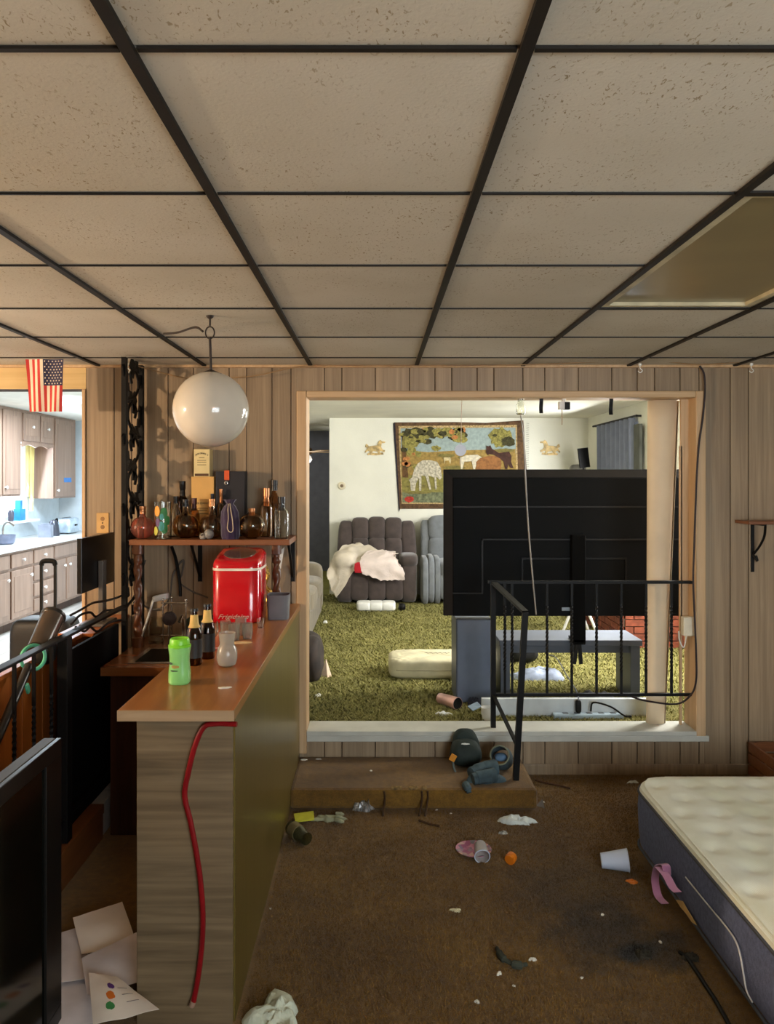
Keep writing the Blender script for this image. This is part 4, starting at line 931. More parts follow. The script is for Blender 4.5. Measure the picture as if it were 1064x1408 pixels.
fn = patch([(122,1338),(160,1343),(219,1388),(128,1410)], (0.105,0.105,0.125,0.105), 0.010, 5)
G().sheet(lambda u, v: fn(u, v), 12, 12, 0.001).build('sheet', M_PAPER, dr)
for (u0, v0, r, cc) in ((0.50,0.36,0.075,(96,54,132)),(0.40,0.56,0.085,(230,120,36)),(0.32,0.76,0.075,(70,150,84))):
    def bl(u, v):
        a = 2*PI*u; rr = r*(1+0.25*noise.noise(Vector((math.cos(a)*2,math.sin(a)*2,r*90))))*v
        p = fn(u0+rr*math.cos(a), v0+rr*math.sin(a)); p.z += 0.0025; return p
    G().sheet(bl, 20, 3).build('paint_blot', mat('blot_%d' % cc[0], cc, 0.7), dr)
for k in range(3):
    def ln(u, v): p = fn(0.62+0.22*u, 0.42+0.16*k+0.012*v); p.z += 0.0025; return p
    G().sheet(ln, 6, 1).build('pencil_line', mat('pencil', (120,110,110), 0.8), dr)

# ---------------------------------------------------------------- kitchen
CBX = -3.70
M_CAB1 = wood('cabinet_wood', (126,100,84), (156,128,110), 'Z', 0.4, 40, 1.6, bmp=0.04)
M_CABIN = mat('cabinet_shadow', (96,70,50), 0.7)
M_KNOB = mat('knob_white', (222,222,220), 0.3)
def knob(p, parent): G().lathe([(0.008,0),(0.006,0.012),(0.017,0.018),(0.016,0.028),(0.001,0.031)], 12, frame(p, (1,0,0))).build('knob', M_KNOB, parent)
def base_unit(y0, y1, layout, label):
    u = thing('base_cabinet', label, 'cabinet', (CBX-0.3, (y0+y1)/2, KZ), 'kitchen base cabinets')
    G().box(LW+0.005, CBX-0.02, y0+0.002, y1-0.002, KZ+0.1, 0.968).build('carcass', M_CAB1, u, ang=0)
    G().box(LW+0.06, CBX-0.08, y0+0.002, y1-0.002, KZ, KZ+0.1).build('toe_kick', mat('toe_kick', (70,50,40), 0.7), u, ang=0)
    for (kind, a, b, z0, z1) in layout:
        ya_, yb_ = y0+(y1-y0)*a+0.018, y0+(y1-y0)*b-0.018
        f = G().box(CBX-0.02, CBX, ya_, yb_, z0, z1).build(kind, M_CAB1, u, ang=0, bev=0.005)
        if kind == 'door':
            knob((CBX, yb_-0.06 if a == 0 and b < 1 else (ya_+0.06 if a > 0 else yb_-0.07), z1-0.08), f)
            G().box(CBX, CBX+0.004, ya_+0.05, yb_-0.05, z0+0.06, z1-0.06).build('raised_panel', M_CAB1, f, ang=0, bev=0.003)
        elif kind == 'drawer': knob((CBX, (ya_+yb_)/2, (z0+z1)/2), f)
    return u
base_unit(7.20, 7.97, [('drawer',0,1,0.80,0.94),('door',0,1,0.28,0.77)], 'brown base cabinet left of the wider drawer cabinet under the sink counter')
base_unit(7.97, 8.50, [('drawer',0,1,0.80,0.94),('door',0,1,0.28,0.77)], 'brown base cabinet with one drawer above one door')
base_unit(8.50, 9.04, [('drawer',0,1,0.80,0.94),('drawer',0,1,0.61,0.77),('drawer',0,1,0.44,0.58),('drawer',0,1,0.28,0.41)], 'brown base cabinet with a stack of four drawers')
base_unit(9.04, 9.75, [('false_front',0,1,0.80,0.94),('door',0,0.5,0.28,0.77),('door',0.5,1,0.28,0.77)], 'brown double-door base cabinet next to the drawer stack')
base_unit(9.75, 10.69, [('false_front',0,1,0.80,0.94),('door',0,0.5,0.28,0.77),('door',0.5,1,0.28,0.77)], 'brown base cabinet in the kitchen corner behind the monitor')
one(G().box(LW+0.002, CBX+0.025, 7.18, 10.69, 0.97, 1.01), 'kitchen_worktop', mat('worktop_pale', (206,206,204), 0.3, var=0.06, scale=20), 'pale continuous kitchen worktop over the brown cabinets', 'worktop', bev=0.004)
UPX = -4.0
def upper(y0, y1, z0, z1, doors, label):
    u = thing('wall_cabinet', label, 'cabinet', ((LW+UPX)/2, (y0+y1)/2, z0), 'kitchen wall cabinets')
    G().box(LW+0.003, UPX-0.018, y0+0.001, y1-0.001, z0, z1).build('carcass', M_CAB1, u, ang=0)
    for (a, b) in doors:
        f = G().box(UPX-0.018, UPX, a, b, z0+0.02, z1-0.03).build('door', M_CAB1, u, ang=0, bev=0.005)
        G().box(UPX, UPX+0.004, a+0.05, b-0.05, z0+0.08, z1-0.09).build('raised_panel', M_CAB1, f, ang=0, bev=0.003)
        knob((UPX, (a+b)/2 if z1-z0 < 0.5 else a+0.04, (z0+z1)/2 if z1-z0 < 0.5 else z0+0.1), f)
    return u
upper(7.6, 8.88, 1.52, 2.495, [(7.82,8.41),(8.44,8.86)], 'tall brown wall cabinet left of the kitchen window')
us = upper(8.89, 9.77, 2.13, 2.495, [(8.93,9.36),(9.40,9.74)], 'short brown wall cabinet with scalloped valance above the kitchen window')
pts = [Vector((UPX-0.012, 8.89, 2.13))]
for i in range(41): t = i/40; pts.append(Vector((UPX-0.012, 8.89+0.88*t, 2.075+0.028*abs(math.sin(t*PI*2.5)))))
pts.append(Vector((UPX-0.012, 9.77, 2.13)))
G().prism(pts, (0.01,0,0)).build('valance', M_CAB1, us, ang=0)
ur = upper(9.78, 10.5, 1.47, 2.495, [(9.82,10.46)], 'brown wall cabinet with blue tape on its door right of the kitchen window')
tp = P(94,660,1); s_ = -(UPX+0.005)*FPX/(CXP-94)
G().box(UPX+0.0042, UPX+0.0055, s_-0.14, s_+0.10, CAMZ-0.03, CAMZ+0.03).build('blue_tape', mat('blue_tape', (60,120,190), 0.6), ur, ang=0)
# yellow curtain at the kitchen window
kc = thing('window_curtain', 'narrow yellow kitchen curtain hanging beside the bright window', 'curtain', (-4.24, 9.7, 1.3))
for (c0, wdt, zb) in ((9.70,0.07,1.32),(9.58,0.05,1.5)):
    G().sheet(lambda u, v: (-4.25+0.018*math.sin(u*14), c0-wdt/2+wdt*(u if v < 2 else u)*(0.6+0.5*v), zb+(2.12-zb)*v), 20, 6, 0.002).build('drape', mat('yellow_cloth', (222,210,140), 0.8, var=0.05), kc)
G().cyl((-4.25,8.93,2.125),(-4.25,9.76,2.125),0.008).build('rod', M_WHITE, kc)
# things on the worktop and sill
WT = 1.01
def K_(px, X): return -X*FPX/(CXP-px)
yk = K_(75, -4.0)
ckn = thing('coffee_maker', 'dark curved kettle on the kitchen worktop beside the toaster', 'kettle', (-4.05, 9.85, WT))
G().lathe([(0.0004,0),(0.07,0),(0.075,0.02),(0.06,0.14),(0.04,0.19),(0.0004,0.2)], 20, c=(-4.0,9.75,WT)).build('body', mat('kettle_dark', (70,72,84), 0.25, 0.4), ckn)
G().tube([(-4.0,9.80,WT+0.18),(-4.0,9.86,WT+0.2),(-4.0,9.87,WT+0.1),(-4.0,9.82,WT+0.04)], 0.012).build('handle', M_BLACK, ckn)
to = thing('toaster', 'pale steel toaster at the end of the kitchen worktop', 'toaster', (-4.0, 10.2, WT))
G().puff((-4.0,10.2,WT+0.105),(0.10,0.17,0.10),0.3,12).build('body', mat('toaster_steel', (190,206,220), 0.25, 0.5), to)
G().box(-4.03,-4.01,10.08,10.32,WT+0.200,WT+0.208).build('slot', M_BLACK, to, ang=0); G().box(-3.90,-3.885,10.17,10.23,WT+0.1,WT+0.12).build('lever', M_BLACK, to, ang=0)
G().box(-4.06,-3.94,10.06,10.34,WT,WT+0.012).build('base', M_BLACK, to, ang=0)
one(G().box(-4.05,-3.9,9.42,9.50,WT,WT+0.15).box(-4.03,-3.92,9.44,9.48,WT+0.15,WT+0.17), 'grey_canister', mat('canister_grey', (130,136,150), 0.4), 'grey canister left of the kettle on the kitchen worktop', 'canister')
kf_ = thing('kitchen_faucet', 'curved chrome faucet at the kitchen sink under the window', 'faucet', (-4.15, 8.75, WT))
G().tube([(-4.15,8.75,WT),(-4.15,8.75,WT+0.16),(-4.10,8.75,WT+0.22),(-4.03,8.75,WT+0.18)],0.012).build('spout', M_STEEL, kf_); G().cyl((-4.15,8.75,WT),(-4.15,8.75,WT+0.02),0.03).build('base', M_STEEL, kf_)
one(G().lathe(vessel([(0.09,0),(0.11,0.02),(0.12,0.10)]),24,c=(-4.0,8.45,WT)), 'cooking_pot', mat('pot_grey', (110,116,136), 0.3, 0.5), 'grey cooking pot left of the kitchen faucet', 'pot')
sl = G().box(LW, LW+0.14, 8.86, 9.78, 1.195, 1.22); struct(sl.build('trim_4', M_WHITE, ang=0), 'white sill below the kitchen window')
one(G().box(-4.28,-4.20,9.28,9.42,1.22,1.36).box(-4.27,-4.21,9.30,9.36,1.36,1.46), 'dish_soap', mat('blue_soap', (40,130,190), 0.35), 'bright blue soap bottle on the kitchen window sill', 'bottle')
one(G().lathe(vessel([(0.03,0),(0.035,0.1),(0.02,0.13)]),16,c=(-4.25,9.15,1.22)), 'sill_jar', mat('jar_dark', (70,70,84), 0.3), 'small dark jar beside the blue bottle on the window sill', 'jar')
one(G().rag(Vector((-3.3,7.62,KZ)),0.16,0.2,0.16,8), 'trash_bag_cloth', mat('navy_white_cloth', (120,130,160), 0.7, var=0.85, scale=12), 'navy and white cloth heap on the kitchen floor', 'cloth')
one(G().lathe([(0.0004,2.495),(0.17,2.495),(0.16,2.45),(0.10,2.42),(0.0004,2.415)],24,c=(-3.0,7.6,0)), 'added_ceiling_lamp', mat('lit_glass', (236,242,250), 0.3, emit=1.5, var=0.01), 'round white ceiling lamp added in the kitchen', 'lamp')  # glowing fixture added to go with the kitchen light
# pendant over the dining side whose warm light falls on the bar wall
dl = thing('pendant_lamp', 'warm globe pendant lamp over the dining side of the landing', 'lamp', (-3.55, 2.10, CEIL))
G().lathe([(0.001,0.0),(0.05,0.0),(0.05,-0.02),(0.008,-0.03),(0.006,-0.30),(0.001,-0.30)],16,c=(-3.55,2.10,CEIL+0.003)).build('stem', M_DARKWIRE, dl)
G().lathe([(0.14,-0.36),(0.10,-0.32),(0.03,-0.285),(0.028,-0.285)],24,c=(-3.55,2.10,CEIL)).build('shade', mat('lamp_shade', (170,120,70), 0.5), dl)

# ---------------------------------------------------------------- living room
# shag pile of the green carpet: tens of thousands of yarn tips in one object
rng = np.random.default_rng(3)
NB = 150000
u = rng.random(NB)
by = WY+0.22 + (FARY-WY-0.25)*u**1.35
bx_ = -1.65+rng.random(NB)*(RX+1.6)
th = rng.random(NB)*2*PI; ln = 0.016+0.016*rng.random(NB); wd = 0.0035+0.003*rng.random(NB)*(by/6)
lx, ly = np.cos(th)*ln*0.9, np.sin(th)*ln*0.9
V = np.empty((NB, 3, 3))
px_, py_ = -np.sin(th)*wd, np.cos(th)*wd
V[:,0] = np.stack([bx_-px_, by-py_, np.full(NB, LVZ)], 1); V[:,1] = np.stack([bx_+px_, by+py_, np.full(NB, LVZ)], 1)
V[:,2] = np.stack([bx_+lx, by+ly, LVZ+ln*0.75], 1)
me = bpy.data.meshes.new('carpet_pile'); me.vertices.add(NB*3); me.loops.add(NB*3); me.polygons.add(NB)
me.vertices.foreach_set('co', V.reshape(-1)); me.loops.foreach_set('vertex_index', np.arange(NB*3, dtype=np.int32)); me.polygons.foreach_set('loop_start', np.arange(0, NB*3, 3, dtype=np.int32))
me.update()
def pile_mat():
    m, nt, b = base_mat('green_pile'); v = coords(nt, rand=False)
    n1 = N(nt, 'ShaderNodeTexNoise', ins={'Scale': 1.6, 'Detail': 6.0, 'Roughness': 0.75}); nt.links.new(v, n1.inputs['Vector'])
    n2 = N(nt, 'ShaderNodeTexNoise', ins={'Scale': 70.0, 'Detail': 1.0}); nt.links.new(v, n2.inputs['Vector'])
    mx = N(nt, 'ShaderNodeMix', data_type='FLOAT'); mx.inputs[0].default_value = 0.5; nt.links.new(n1.outputs[0], mx.inputs[2]); nt.links.new(n2.outputs[0], mx.inputs[3])
    c = ramp(nt, mx.outputs[0], [(0.32, rgba((84,82,40))), (0.52, rgba((140,134,78))), (0.70, rgba((182,172,112)))])
    nt.links.new(c, b.inputs['Base Color']); b.inputs['Roughness'].default_value = 0.95; return m
me.materials.append(pile_mat())
po = bpy.data.objects.new('carpet_pile', me); COL.objects.link(po); po.parent = lf; ORG[po] = Vector((0,0,0))
po['kind'] = 'stuff'; po['label'] = 'olive green shag carpet pile'

# brown recliner ---------------------------------------------------------------
M_BROWNF = mat('brown_plush', (72,61,57), 0.85, sheen=0.3, var=0.12, scale=10, bmp=0.2, bscale=30)
rc = thing('recliner', 'dark brown plush recliner with tufted back against the far wall', 'recliner', (0.0, 9.85, LVZ))
RF = 9.45
G().box(-0.43, 0.43, RF+0.12, 10.12, LVZ+0.02, LVZ+0.2).build('base', M_BLACK, rc, ang=0)
for i in range(3): G().puff((-0.21+0.21*i*1.0, RF+0.06, LVZ+0.21), (0.115,0.07,0.16), 0.45, 12).build('footrest_pad', M_BROWNF, rc)
G().puff((0, RF+0.27, LVZ+0.42), (0.31,0.30,0.11), 0.45, 14).build('seat_cushion', M_BROWNF, rc)
for sx in (-1, 1):
    ar = G().puff((sx*0.385, RF+0.33, LVZ+0.28), (0.105,0.34,0.27), 0.4, 14).build('armrest', M_BROWNF, rc)
    G().puff((sx*0.385, RF+0.20, LVZ+0.53), (0.115,0.24,0.075), 0.55, 12).build('arm_pad', M_BROWNF, ar)
tl = Matrix.Rotation(-0.16, 4, 'X')
for i in range(3):
    G().puff((-0.21+0.21*i, 10.10, LVZ+0.875-0.01*abs(i-1)), (0.115,0.11,0.155), 0.5, 12, tl).build('back_cushion', M_BROWNF, rc)
    G().puff((-0.21+0.21*i, 10.05, LVZ+0.60), (0.115,0.12,0.17), 0.5, 12, tl).build('back_cushion', M_BROWNF, rc)
for sx in (-1, 1): G().puff((sx*0.40, 10.10, LVZ+0.73), (0.10,0.11,0.25), 0.5, 12, tl @ Matrix.Rotation(-sx*0.06, 4, 'Y')).build('back_wing', M_BROWNF, rc)
# blankets thrown over it
from mathutils.bvhtree import BVHTree
def solid(*objs):
    """BVH trees of already built meshes, in world coordinates"""
    out = []
    for o in objs:
        for c in ([o] if o.type == 'MESH' else list(o.children)+[k for ch in o.children for k in ch.children]):
            out.append(BVHTree.FromPolygons([v.co+ORG[c] for v in c.data.vertices], [tuple(p.vertices) for p in c.data.polygons]))
    return out
def settle(grid, trees, gap, steps=54):
    """relax a cloth grid while pushing every point out of what it lies on"""
    R_, C_n = len(grid), len(grid[0])
    for s in range(steps):
        if s < steps-14:
            new = [[p.copy() for p in row] for row in grid]
            for a in range(R_):
                for b in range(C_n):
                    nb = [grid[a+da][b+db] for da, db in ((1,0),(-1,0),(0,1),(0,-1)) if 0 <= a+da < R_ and 0 <= b+db < C_n]
                    if len(nb) == 4: new[a][b] = grid[a][b].lerp(sum(nb, Vector())/4, 0.22)
            grid = new
        for row in grid:
            for p in row:
                for t in trees:
                    q, n, _, d = t.find_nearest(p)
                    if q is None: continue
                    side = (p-q).dot(n)
                    if side < 0: p += (q-p)+n*gap
                    elif d < gap: p += n*(gap-d)
    return grid
def drape(name, pts, nu, nv, amp, seed, m, label, th=0.008, on=(), gap=0.03, over=()):
    """pts: rows of world control points, bilinear between them, with folds"""
    R_, C_n = len(pts), len(pts[0]); trees = solid(*on)
    def fn(u, v):
        x, y = u*(C_n-1), v*(R_-1); i, j = min(C_n-2, int(x)), min(R_-2, int(y)); a, b = x-i, y-j
        p = pts[j][i].lerp(pts[j][i+1], a).lerp(pts[j+1][i].lerp(pts[j+1][i+1], a), b)
        q = Vector((u*5, v*5, seed)); return p+Vector((noise.noise(q)*amp*0.5, noise.noise(q+Vector((9,0,0)))*amp*0.6, abs(noise.noise(q*1.3+Vector((0,7,0))))*amp))
    grid = settle([[Vector(fn(b/nu, a/nv)) for b in range(nu+1)] for a in range(nv+1)], trees, gap)
    d = Vector((0.15, -0.7, 0.7)).normalized()
    for t in solid(*over):                                   # lie on top of the cloth below
        for k in range(3):
            for row in grid:
                for p in row:
                    hit = t.ray_cast(p+d*0.5, -d, 0.5+0.03)
                    if hit[0] is not None: p += (hit[0]+d*0.03)-p
    return one(G().sheet(lambda u, v: grid[round(v*nv)][round(u*nu)], nu, nv, th), name, m, label, 'blanket')
Y1 = RF+0.1
bl1 = drape('blanket', [[P(450,792,9.42),P(456,812,9.40),P(462,822,9.38)], [P(452,778,9.5),P(476,782,9.45),P(488,785,9.40)], [P(470,752,9.72),P(497,762,9.58),P(512,768,9.5)], [P(490,748,9.85),P(520,756,9.72),P(548,762,9.6)]], 52, 60, 0.05, 2.0, mat('beige_blanket', (206,194,176), 0.9, var=0.06, bmp=0.3), 'beige blanket draped over the left arm of the brown recliner', on=(rc,), gap=0.034)
bl2 = drape('blanket', [[P(498,790,9.35),P(524,799,9.33),P(556,798,9.32)], [P(494,777,9.36),P(526,780,9.35),P(556,788,9.33)], [P(497,766,9.46),P(530,764,9.46),P(548,770,9.46)], [P(508,758,9.62),P(530,757,9.62),P(546,762,9.62)]], 52, 46, 0.035, 5.0, mat('pale_pink_blanket', (222,206,198), 0.9, var=0.05, bmp=0.3), 'pale pink blanket folded across the seat of the brown recliner', on=(rc,), gap=0.068, over=(bl1,))
rtrees = solid(rc)
rg_ = settle([[P(486+9*b/10+3*a/10, 774+13*a/10, 9.36) for b in range(11)] for a in range(11)], rtrees, 0.10)
one(G().sheet(lambda u, v: rg_[round(v*10)][round(u*10)], 10, 10, 0.006), 'red_cloth', mat('red_fabric', (190,30,44), 0.85), 'red cloth showing between the two blankets on the recliner', 'cloth')
# white three-lobed foam tray and black puck before the recliner
tr = thing('foam_tray', 'white foam tray with three lobes on green carpet before the brown recliner', 'tray', F(517,841,LVZ))
tp_ = F(517,841,LVZ)
for i in range(3): G().puff((tp_.x-0.14+0.14*i, tp_.y+0.1, LVZ+0.055), (0.085,0.12,0.05), 0.4, 12).build('lobe', M_WHITE, tr)
G().box(tp_.x-0.2, tp_.x+0.2, tp_.y, tp_.y+0.2, LVZ+0.004, LVZ+0.03).build('rim', M_WHITE, tr, ang=0, bev=0.01)
one(G().puff(F(545,841,LVZ)+Vector((0.065,0.05,0.045)), (0.042,0.042,0.044), 0.9, 12), 'black_ball', M_BLACK, 'small black ball beside the white foam tray', 'ball')
# grey recliner ------------------------------------------------------------------
M_GREYF = mat('grey_plush', (116,120,124), 0.85, sheen=0.3, var=0.10, bmp=0.2, bscale=30)
gc = thing('recliner', 'light grey plush recliner with pillowed headrest half hidden by the big television', 'recliner', (0.98, 9.9, LVZ))
G().box(0.58, 1.38, 9.62, 10.15, LVZ+0.02, LVZ+0.22).build('base', M_BLACK, gc, ang=0)
for sx in (-1, 1):
    for k in range(3): G().puff((0.98+sx*(0.40-0.075*k), 9.68+0.02*k, LVZ+0.28+0.015*(1-abs(k-1))), (0.05,0.28,0.29), 0.5, 12).build('armrest_roll', M_GREYF, gc)
G().puff((0.98,9.72,LVZ+0.42),(0.25,0.30,0.11),0.45,12).build('seat_cushion', M_GREYF, gc)
G().puff((0.98,9.52,LVZ+0.22),(0.25,0.08,0.17),0.45,12).build('footrest_pad', M_GREYF, gc)
G().puff((0.98,10.08,LVZ+0.88),(0.33,0.12,0.17),0.4,12,tl).build('headrest', M_GREYF, gc)
G().puff((0.98,10.03,LVZ+0.60),(0.33,0.12,0.19),0.4,12,tl).build('back_cushion', M_GREYF, gc)
for sx in (-1, 1): G().puff((0.98+sx*0.36,10.10,LVZ+0.72),(0.06,0.10,0.27),0.45,12,tl).build('back_wing', M_GREYF, gc)
# sofa at the left, end-on
M_SOFA = mat('taupe_fabric', (112,102,84), 0.9, sheen=0.2, var=0.1, bmp=0.2, bscale=40)
so = thing('sofa', 'taupe fabric sofa seen from its arm end at the left of the opening', 'sofa', (-1.1, 7.95, LVZ))
for yv in (7.12, 8.78): G().puff((-1.08, yv, LVZ+0.30), (0.48,0.13,0.29), 0.3, 14).build('armrest', M_SOFA, so)
for k in range(2): G().puff((-1.02, 7.60+0.70*k, LVZ+0.36), (0.44,0.345,0.11), 0.35, 12).build('seat_cushion', M_SOFA, so)
for k in range(2): G().puff((-1.45, 7.60+0.70*k, LVZ+0.62), (0.14,0.345,0.24), 0.4, 12).build('back_cushion', M_SOFA, so)
G().box(-1.56, -0.62, 7.05, 8.85, LVZ+0.02, LVZ+0.26).build('frame', M_SOFA, so, ang=0, bev=0.02)
# dark bag and paper cone near the jamb
p = F(432,946,LVZ); one(G().puff((-0.50,5.95,LVZ+0.17),(0.09,0.22,0.17),0.7,14, fn=lambda a, q: q+Vector((noise.noise(q*9),noise.noise(q*9+Vector((3,3,3))),noise.noise(q*9+Vector((7,1,2)))))*0.025), 'dark_bag', mat('dark_bag', (44,34,28), 0.8, var=0.3), 'dark slouched bag on the carpet beside the opening jamb', 'bag')
p = F(448,930,LVZ); one(G().lathe([(0.0004,0),(0.045,0.001),(0.004,0.13),(0.0004,0.131)],5,c=p), 'paper_cone', mat('cone_tan', (206,180,156), 0.8), 'pointed folded paper on the carpet beside the dark bag', 'paper')
# long foam pillow on the carpet
pl = thing('foam_pillow', 'long cream foam pillow with dimpled cover on the green carpet', 'pillow', F(585,937,LVZ))
c = Vector((0.47, 6.08, LVZ+0.085))
def dimple(p, q):
    return q-Vector((0,0,0.004*(1+math.cos(q.x*110)*math.cos(q.y*110)) if p.z > 0.4 else 0))
G().puff(c, (0.38,0.20,0.08), 0.32, 40, fn=dimple).build('cushion', mat('cream_foam', (196,188,156), 0.85, var=0.08), pl)
G().tube([c+Vector((0.375*math.copysign(abs(math.cos(t))**0.32,math.cos(t)),0.197*math.copysign(abs(math.sin(t))**0.32,math.sin(t)),-0.008)) for t in [2*PI*k/48 for k in range(48)]],0.005,6,1,True).build('piping', mat('foam_piping', (150,142,116), 0.8), pl)
G().tube([c+Vector((-0.10+0.012*k, 0.012*math.sin(k*2.1), 0.0808)) for k in range(17)], 0.0018, 5, 4).build('stitched_mark', mat('pillow_print', (110,104,86), 0.8), pl)
# wall tapestry with grazing horses
TY = FARY-0.006
def T(u, v, k=0): q = P(530+u/5.067, 570+v/5.067, TY); q.y = TY-0.0012*k; return q
tap = thing('tapestry', 'wide woven tapestry of horses in a meadow on the far wall', 'tapestry', T(510, 660))
def shape(name, pts, k, m): return G().prism([T(u, v, k) for u, v in pts], (0,0.001,0)).build(name, m, tap, ang=0)
wv = lambda n, c, v=0.18, s=45: mat(n, c, 0.95, var=v*0.7, scale=s*0.6, bmp=0.2, bscale=220)
shape('border', [(58,55),(480,52),(700,58),(960,40),(985,420),(985,655),(95,658),(72,350)], 0, wv('tap_border', (92,68,46), 0.3))
shape('selvage', [(52,62),(66,55),(100,660),(92,680)], 2, wv('tap_selvage', (44,40,48)))
shape('inner_border', [(90,80),(915,72),(925,625),(112,622)], 1, wv('tap_rope', (176,150,104), 0.35, 90))
shape('sky', [(104,96),(905,90),(908,270),(108,280)], 2, wv('tap_sky', (150,164,160), 0.10))
shape('meadow', [(108,250),(300,262),(500,250),(905,240),(912,470),(112,470)], 3, wv('tap_meadow', (150,124,68), 0.2))
shape('grass', [(112,430),(300,410),(912,430),(915,560),(116,545)], 4, wv('tap_grass', (132,124,66), 0.2))
shape('water', [(116,540),(915,545),(916,618),(118,612)], 5, wv('tap_water', (108,112,84), 0.35))
def blob(cx_, cy_, rx_, ry_, seed, n=26): return [(cx_+rx_*(1+0.35*noise.noise(Vector((math.cos(a)*2,math.sin(a)*2,seed))))*math.cos(a), cy_+ry_*(1+0.5*noise.noise(Vector((math.cos(a)*3,math.sin(a)*3,seed+9))))*math.sin(a)) for a in [2*PI*k/n for k in range(n)]]
M_LEAF = wv('tap_leaf', (64,60,36), 0.4, 60); M_LEAF2 = wv('tap_leaf_light', (132,124,66), 0.4, 60)
for i, (a, b, c_, d_, mm) in enumerate(((190,140,80,48,M_LEAF),(290,130,90,40,M_LEAF),(400,125,90,34,M_LEAF2),(500,140,70,44,M_LEAF),(520,175,50,24,M_LEAF2),(170,190,60,50,M_LEAF2),(290,190,34,18,M_LEAF),(800,160,80,66,M_LEAF2),(850,190,50,36,M_LEAF),(350,235,34,18,M_LEAF2))):
    shape('foliage', blob(a, b, c_, d_, i*1.7), 6+(i % 3), mm)
shape('tree_trunk', [(114,140),(136,170),(142,300),(160,440),(118,438)], 6, wv('tap_trunk', (92,66,40), 0.4))
rt = random.Random(5)
M_AUT = wv('tap_autumn', (176,116,66), 0.3, 70)
for i in range(46):
    t = rt.random()
    if i < 30: a, b = 115+t*430, 100+rt.random()*(95 if t < 0.35 else 60)
    elif i < 42: a, b = 125+rt.random()*110, 215+rt.random()*190
    else: a, b = 740+rt.random()*150, 110+rt.random()*110
    shape('foliage', blob(a, b, 14+rt.random()*20, 8+rt.random()*12, 20+i*1.3, 14), 9+(i % 4)*0.25, rt.choice([M_LEAF, M_LEAF2, M_AUT]) if i < 42 else rt.choice([M_LEAF, M_LEAF2]))
for (a, b, c_, d_) in ((560,300,60,10),(420,285,60,12),(830,250,70,14),(300,400,70,10),(480,370,80,14),(250,500,120,12),(220,545,90,8)): shape('grass_tuft', blob(a, b, c_, d_, a*0.1), 8, wv('tap_tuft', (118,108,60), 0.25))
grey_horse = [(160,455),(172,470),(176,530),(205,532),(212,480),(232,440),(234,530),(248,530),(250,425),(278,428),(306,525),(318,522),(298,425),(340,440),(345,522),(358,518),(352,430),(378,455),(392,440),(384,372),(360,330),(310,318),(255,320),(225,340),(200,380),(184,440)]
shape('grey_horse', grey_horse, 11, wv('tap_grey_horse', (178,170,150), 0.35, 60))
shape('white_horse', [(520,300),(560,284),(640,280),(672,300),(640,325),(622,380),(610,380),(600,325),(548,328),(535,380),(524,380)], 10, wv('tap_white_horse', (206,196,172), 0.15))
shape('chestnut_horse', [(630,330),(660,302),(720,288),(790,290),(806,330),(800,400),(630,400)], 11, wv('tap_chestnut', (142,96,56), 0.2))
shape('dark_horse', [(698,262),(702,230),(700,215),(715,222),(730,214),(740,238),(790,268),(860,258),(876,290),(874,330),(890,372),(872,374),(852,345),(848,380),(832,378),(822,330),(800,308),(750,280),(720,276),(712,284)], 12, wv('tap_dark_horse', (70,46,38), 0.25))
shape('far_horse', [(404,300),(450,298),(456,318),(450,345),(440,320),(414,322),(410,345)], 10, wv('tap_far_horse', (200,184,140), 0.2))
shape('red_flowers', blob(165, 590, 34, 20, 40), 9, wv('tap_red', (168,56,44), 0.3))
g = G()
for k in range(46): z_ = T(980, 60+k*13); g.bar(z_, z_+Vector((0.035,-0.002,-0.006)), 0.006, 0.003)
g.build('fringe', wv('tap_fringe', (100,90,70)), tap)
# horse plaques
def plaque(px, py, s, flip, label):
    pts = [(-1,0.1),(-0.9,0.42),(-0.72,0.30),(-0.62,0.16),(-0.2,0.22),(0.15,0.25),(0.3,0.62),(0.5,0.80),(0.62,0.66),(0.98,0.62),(0.94,0.5),(0.62,0.46),(0.56,0.1),(0.72,-0.15),(0.95,-0.2),(0.88,-0.42),(0.6,-0.3),(0.42,-0.28),(0.52,-0.62),(0.35,-0.66),(0.2,-0.35),(-0.2,-0.30),(-0.42,-0.55),(-0.7,-0.72),(-0.8,-0.6),(-0.5,-0.38),(-0.72,-0.25),(-0.95,-0.48),(-1.02,-0.36),(-0.76,0.0)]
    c = P(px, py, FARY-0.012); h = thing('horse_plaque', label, 'plaque', c, 'galloping horse plaques')
    G().prism([c+Vector((flip*u*s, 0, v*s)) for u, v in pts], (0,0.012,0)).build('horse', mat('plaque_gold', (190,164,112), 0.5, 0.2, var=0.25, scale=20), h, ang=0, bev=0.004)
    G().prism([c+Vector((flip*u*s*0.9, 0.006, v*s*0.4-0.55*s)) for u, v in ((-0.9,0),(-0.4,0.3),(0.2,0.1),(0.8,0.35),(0.9,-0.2),(0.1,-0.4),(-0.7,-0.3))], (0,0.006,0)).build('grass_base', mat('plaque_gold', (190,164,112)), h, ang=0)
plaque(516, 616, 0.135, 1, 'gold galloping horse plaque between thermostat and tapestry')
plaque(756, 616, 0.135, -1, 'gold galloping horse plaque between tapestry and curtained window')
c = P(470,668,FARY-0.001); tm = thing('thermostat', 'round cream thermostat on the white far wall', 'thermostat', c)
G().lathe([(0.052,0),(0.052,0.012),(0.04,0.022),(0.0004,0.023)],24,frame(c,(0,-1,0))).build('ring', mat('thermo_cream', (216,206,180), 0.5), tm)
G().lathe([(0.0004,0.023),(0.022,0.023),(0.02,0.028),(0.0004,0.029)],20,frame(c,(0,-1,0))).build('dial', mat('thermo_dial', (120,100,76), 0.4), tm)
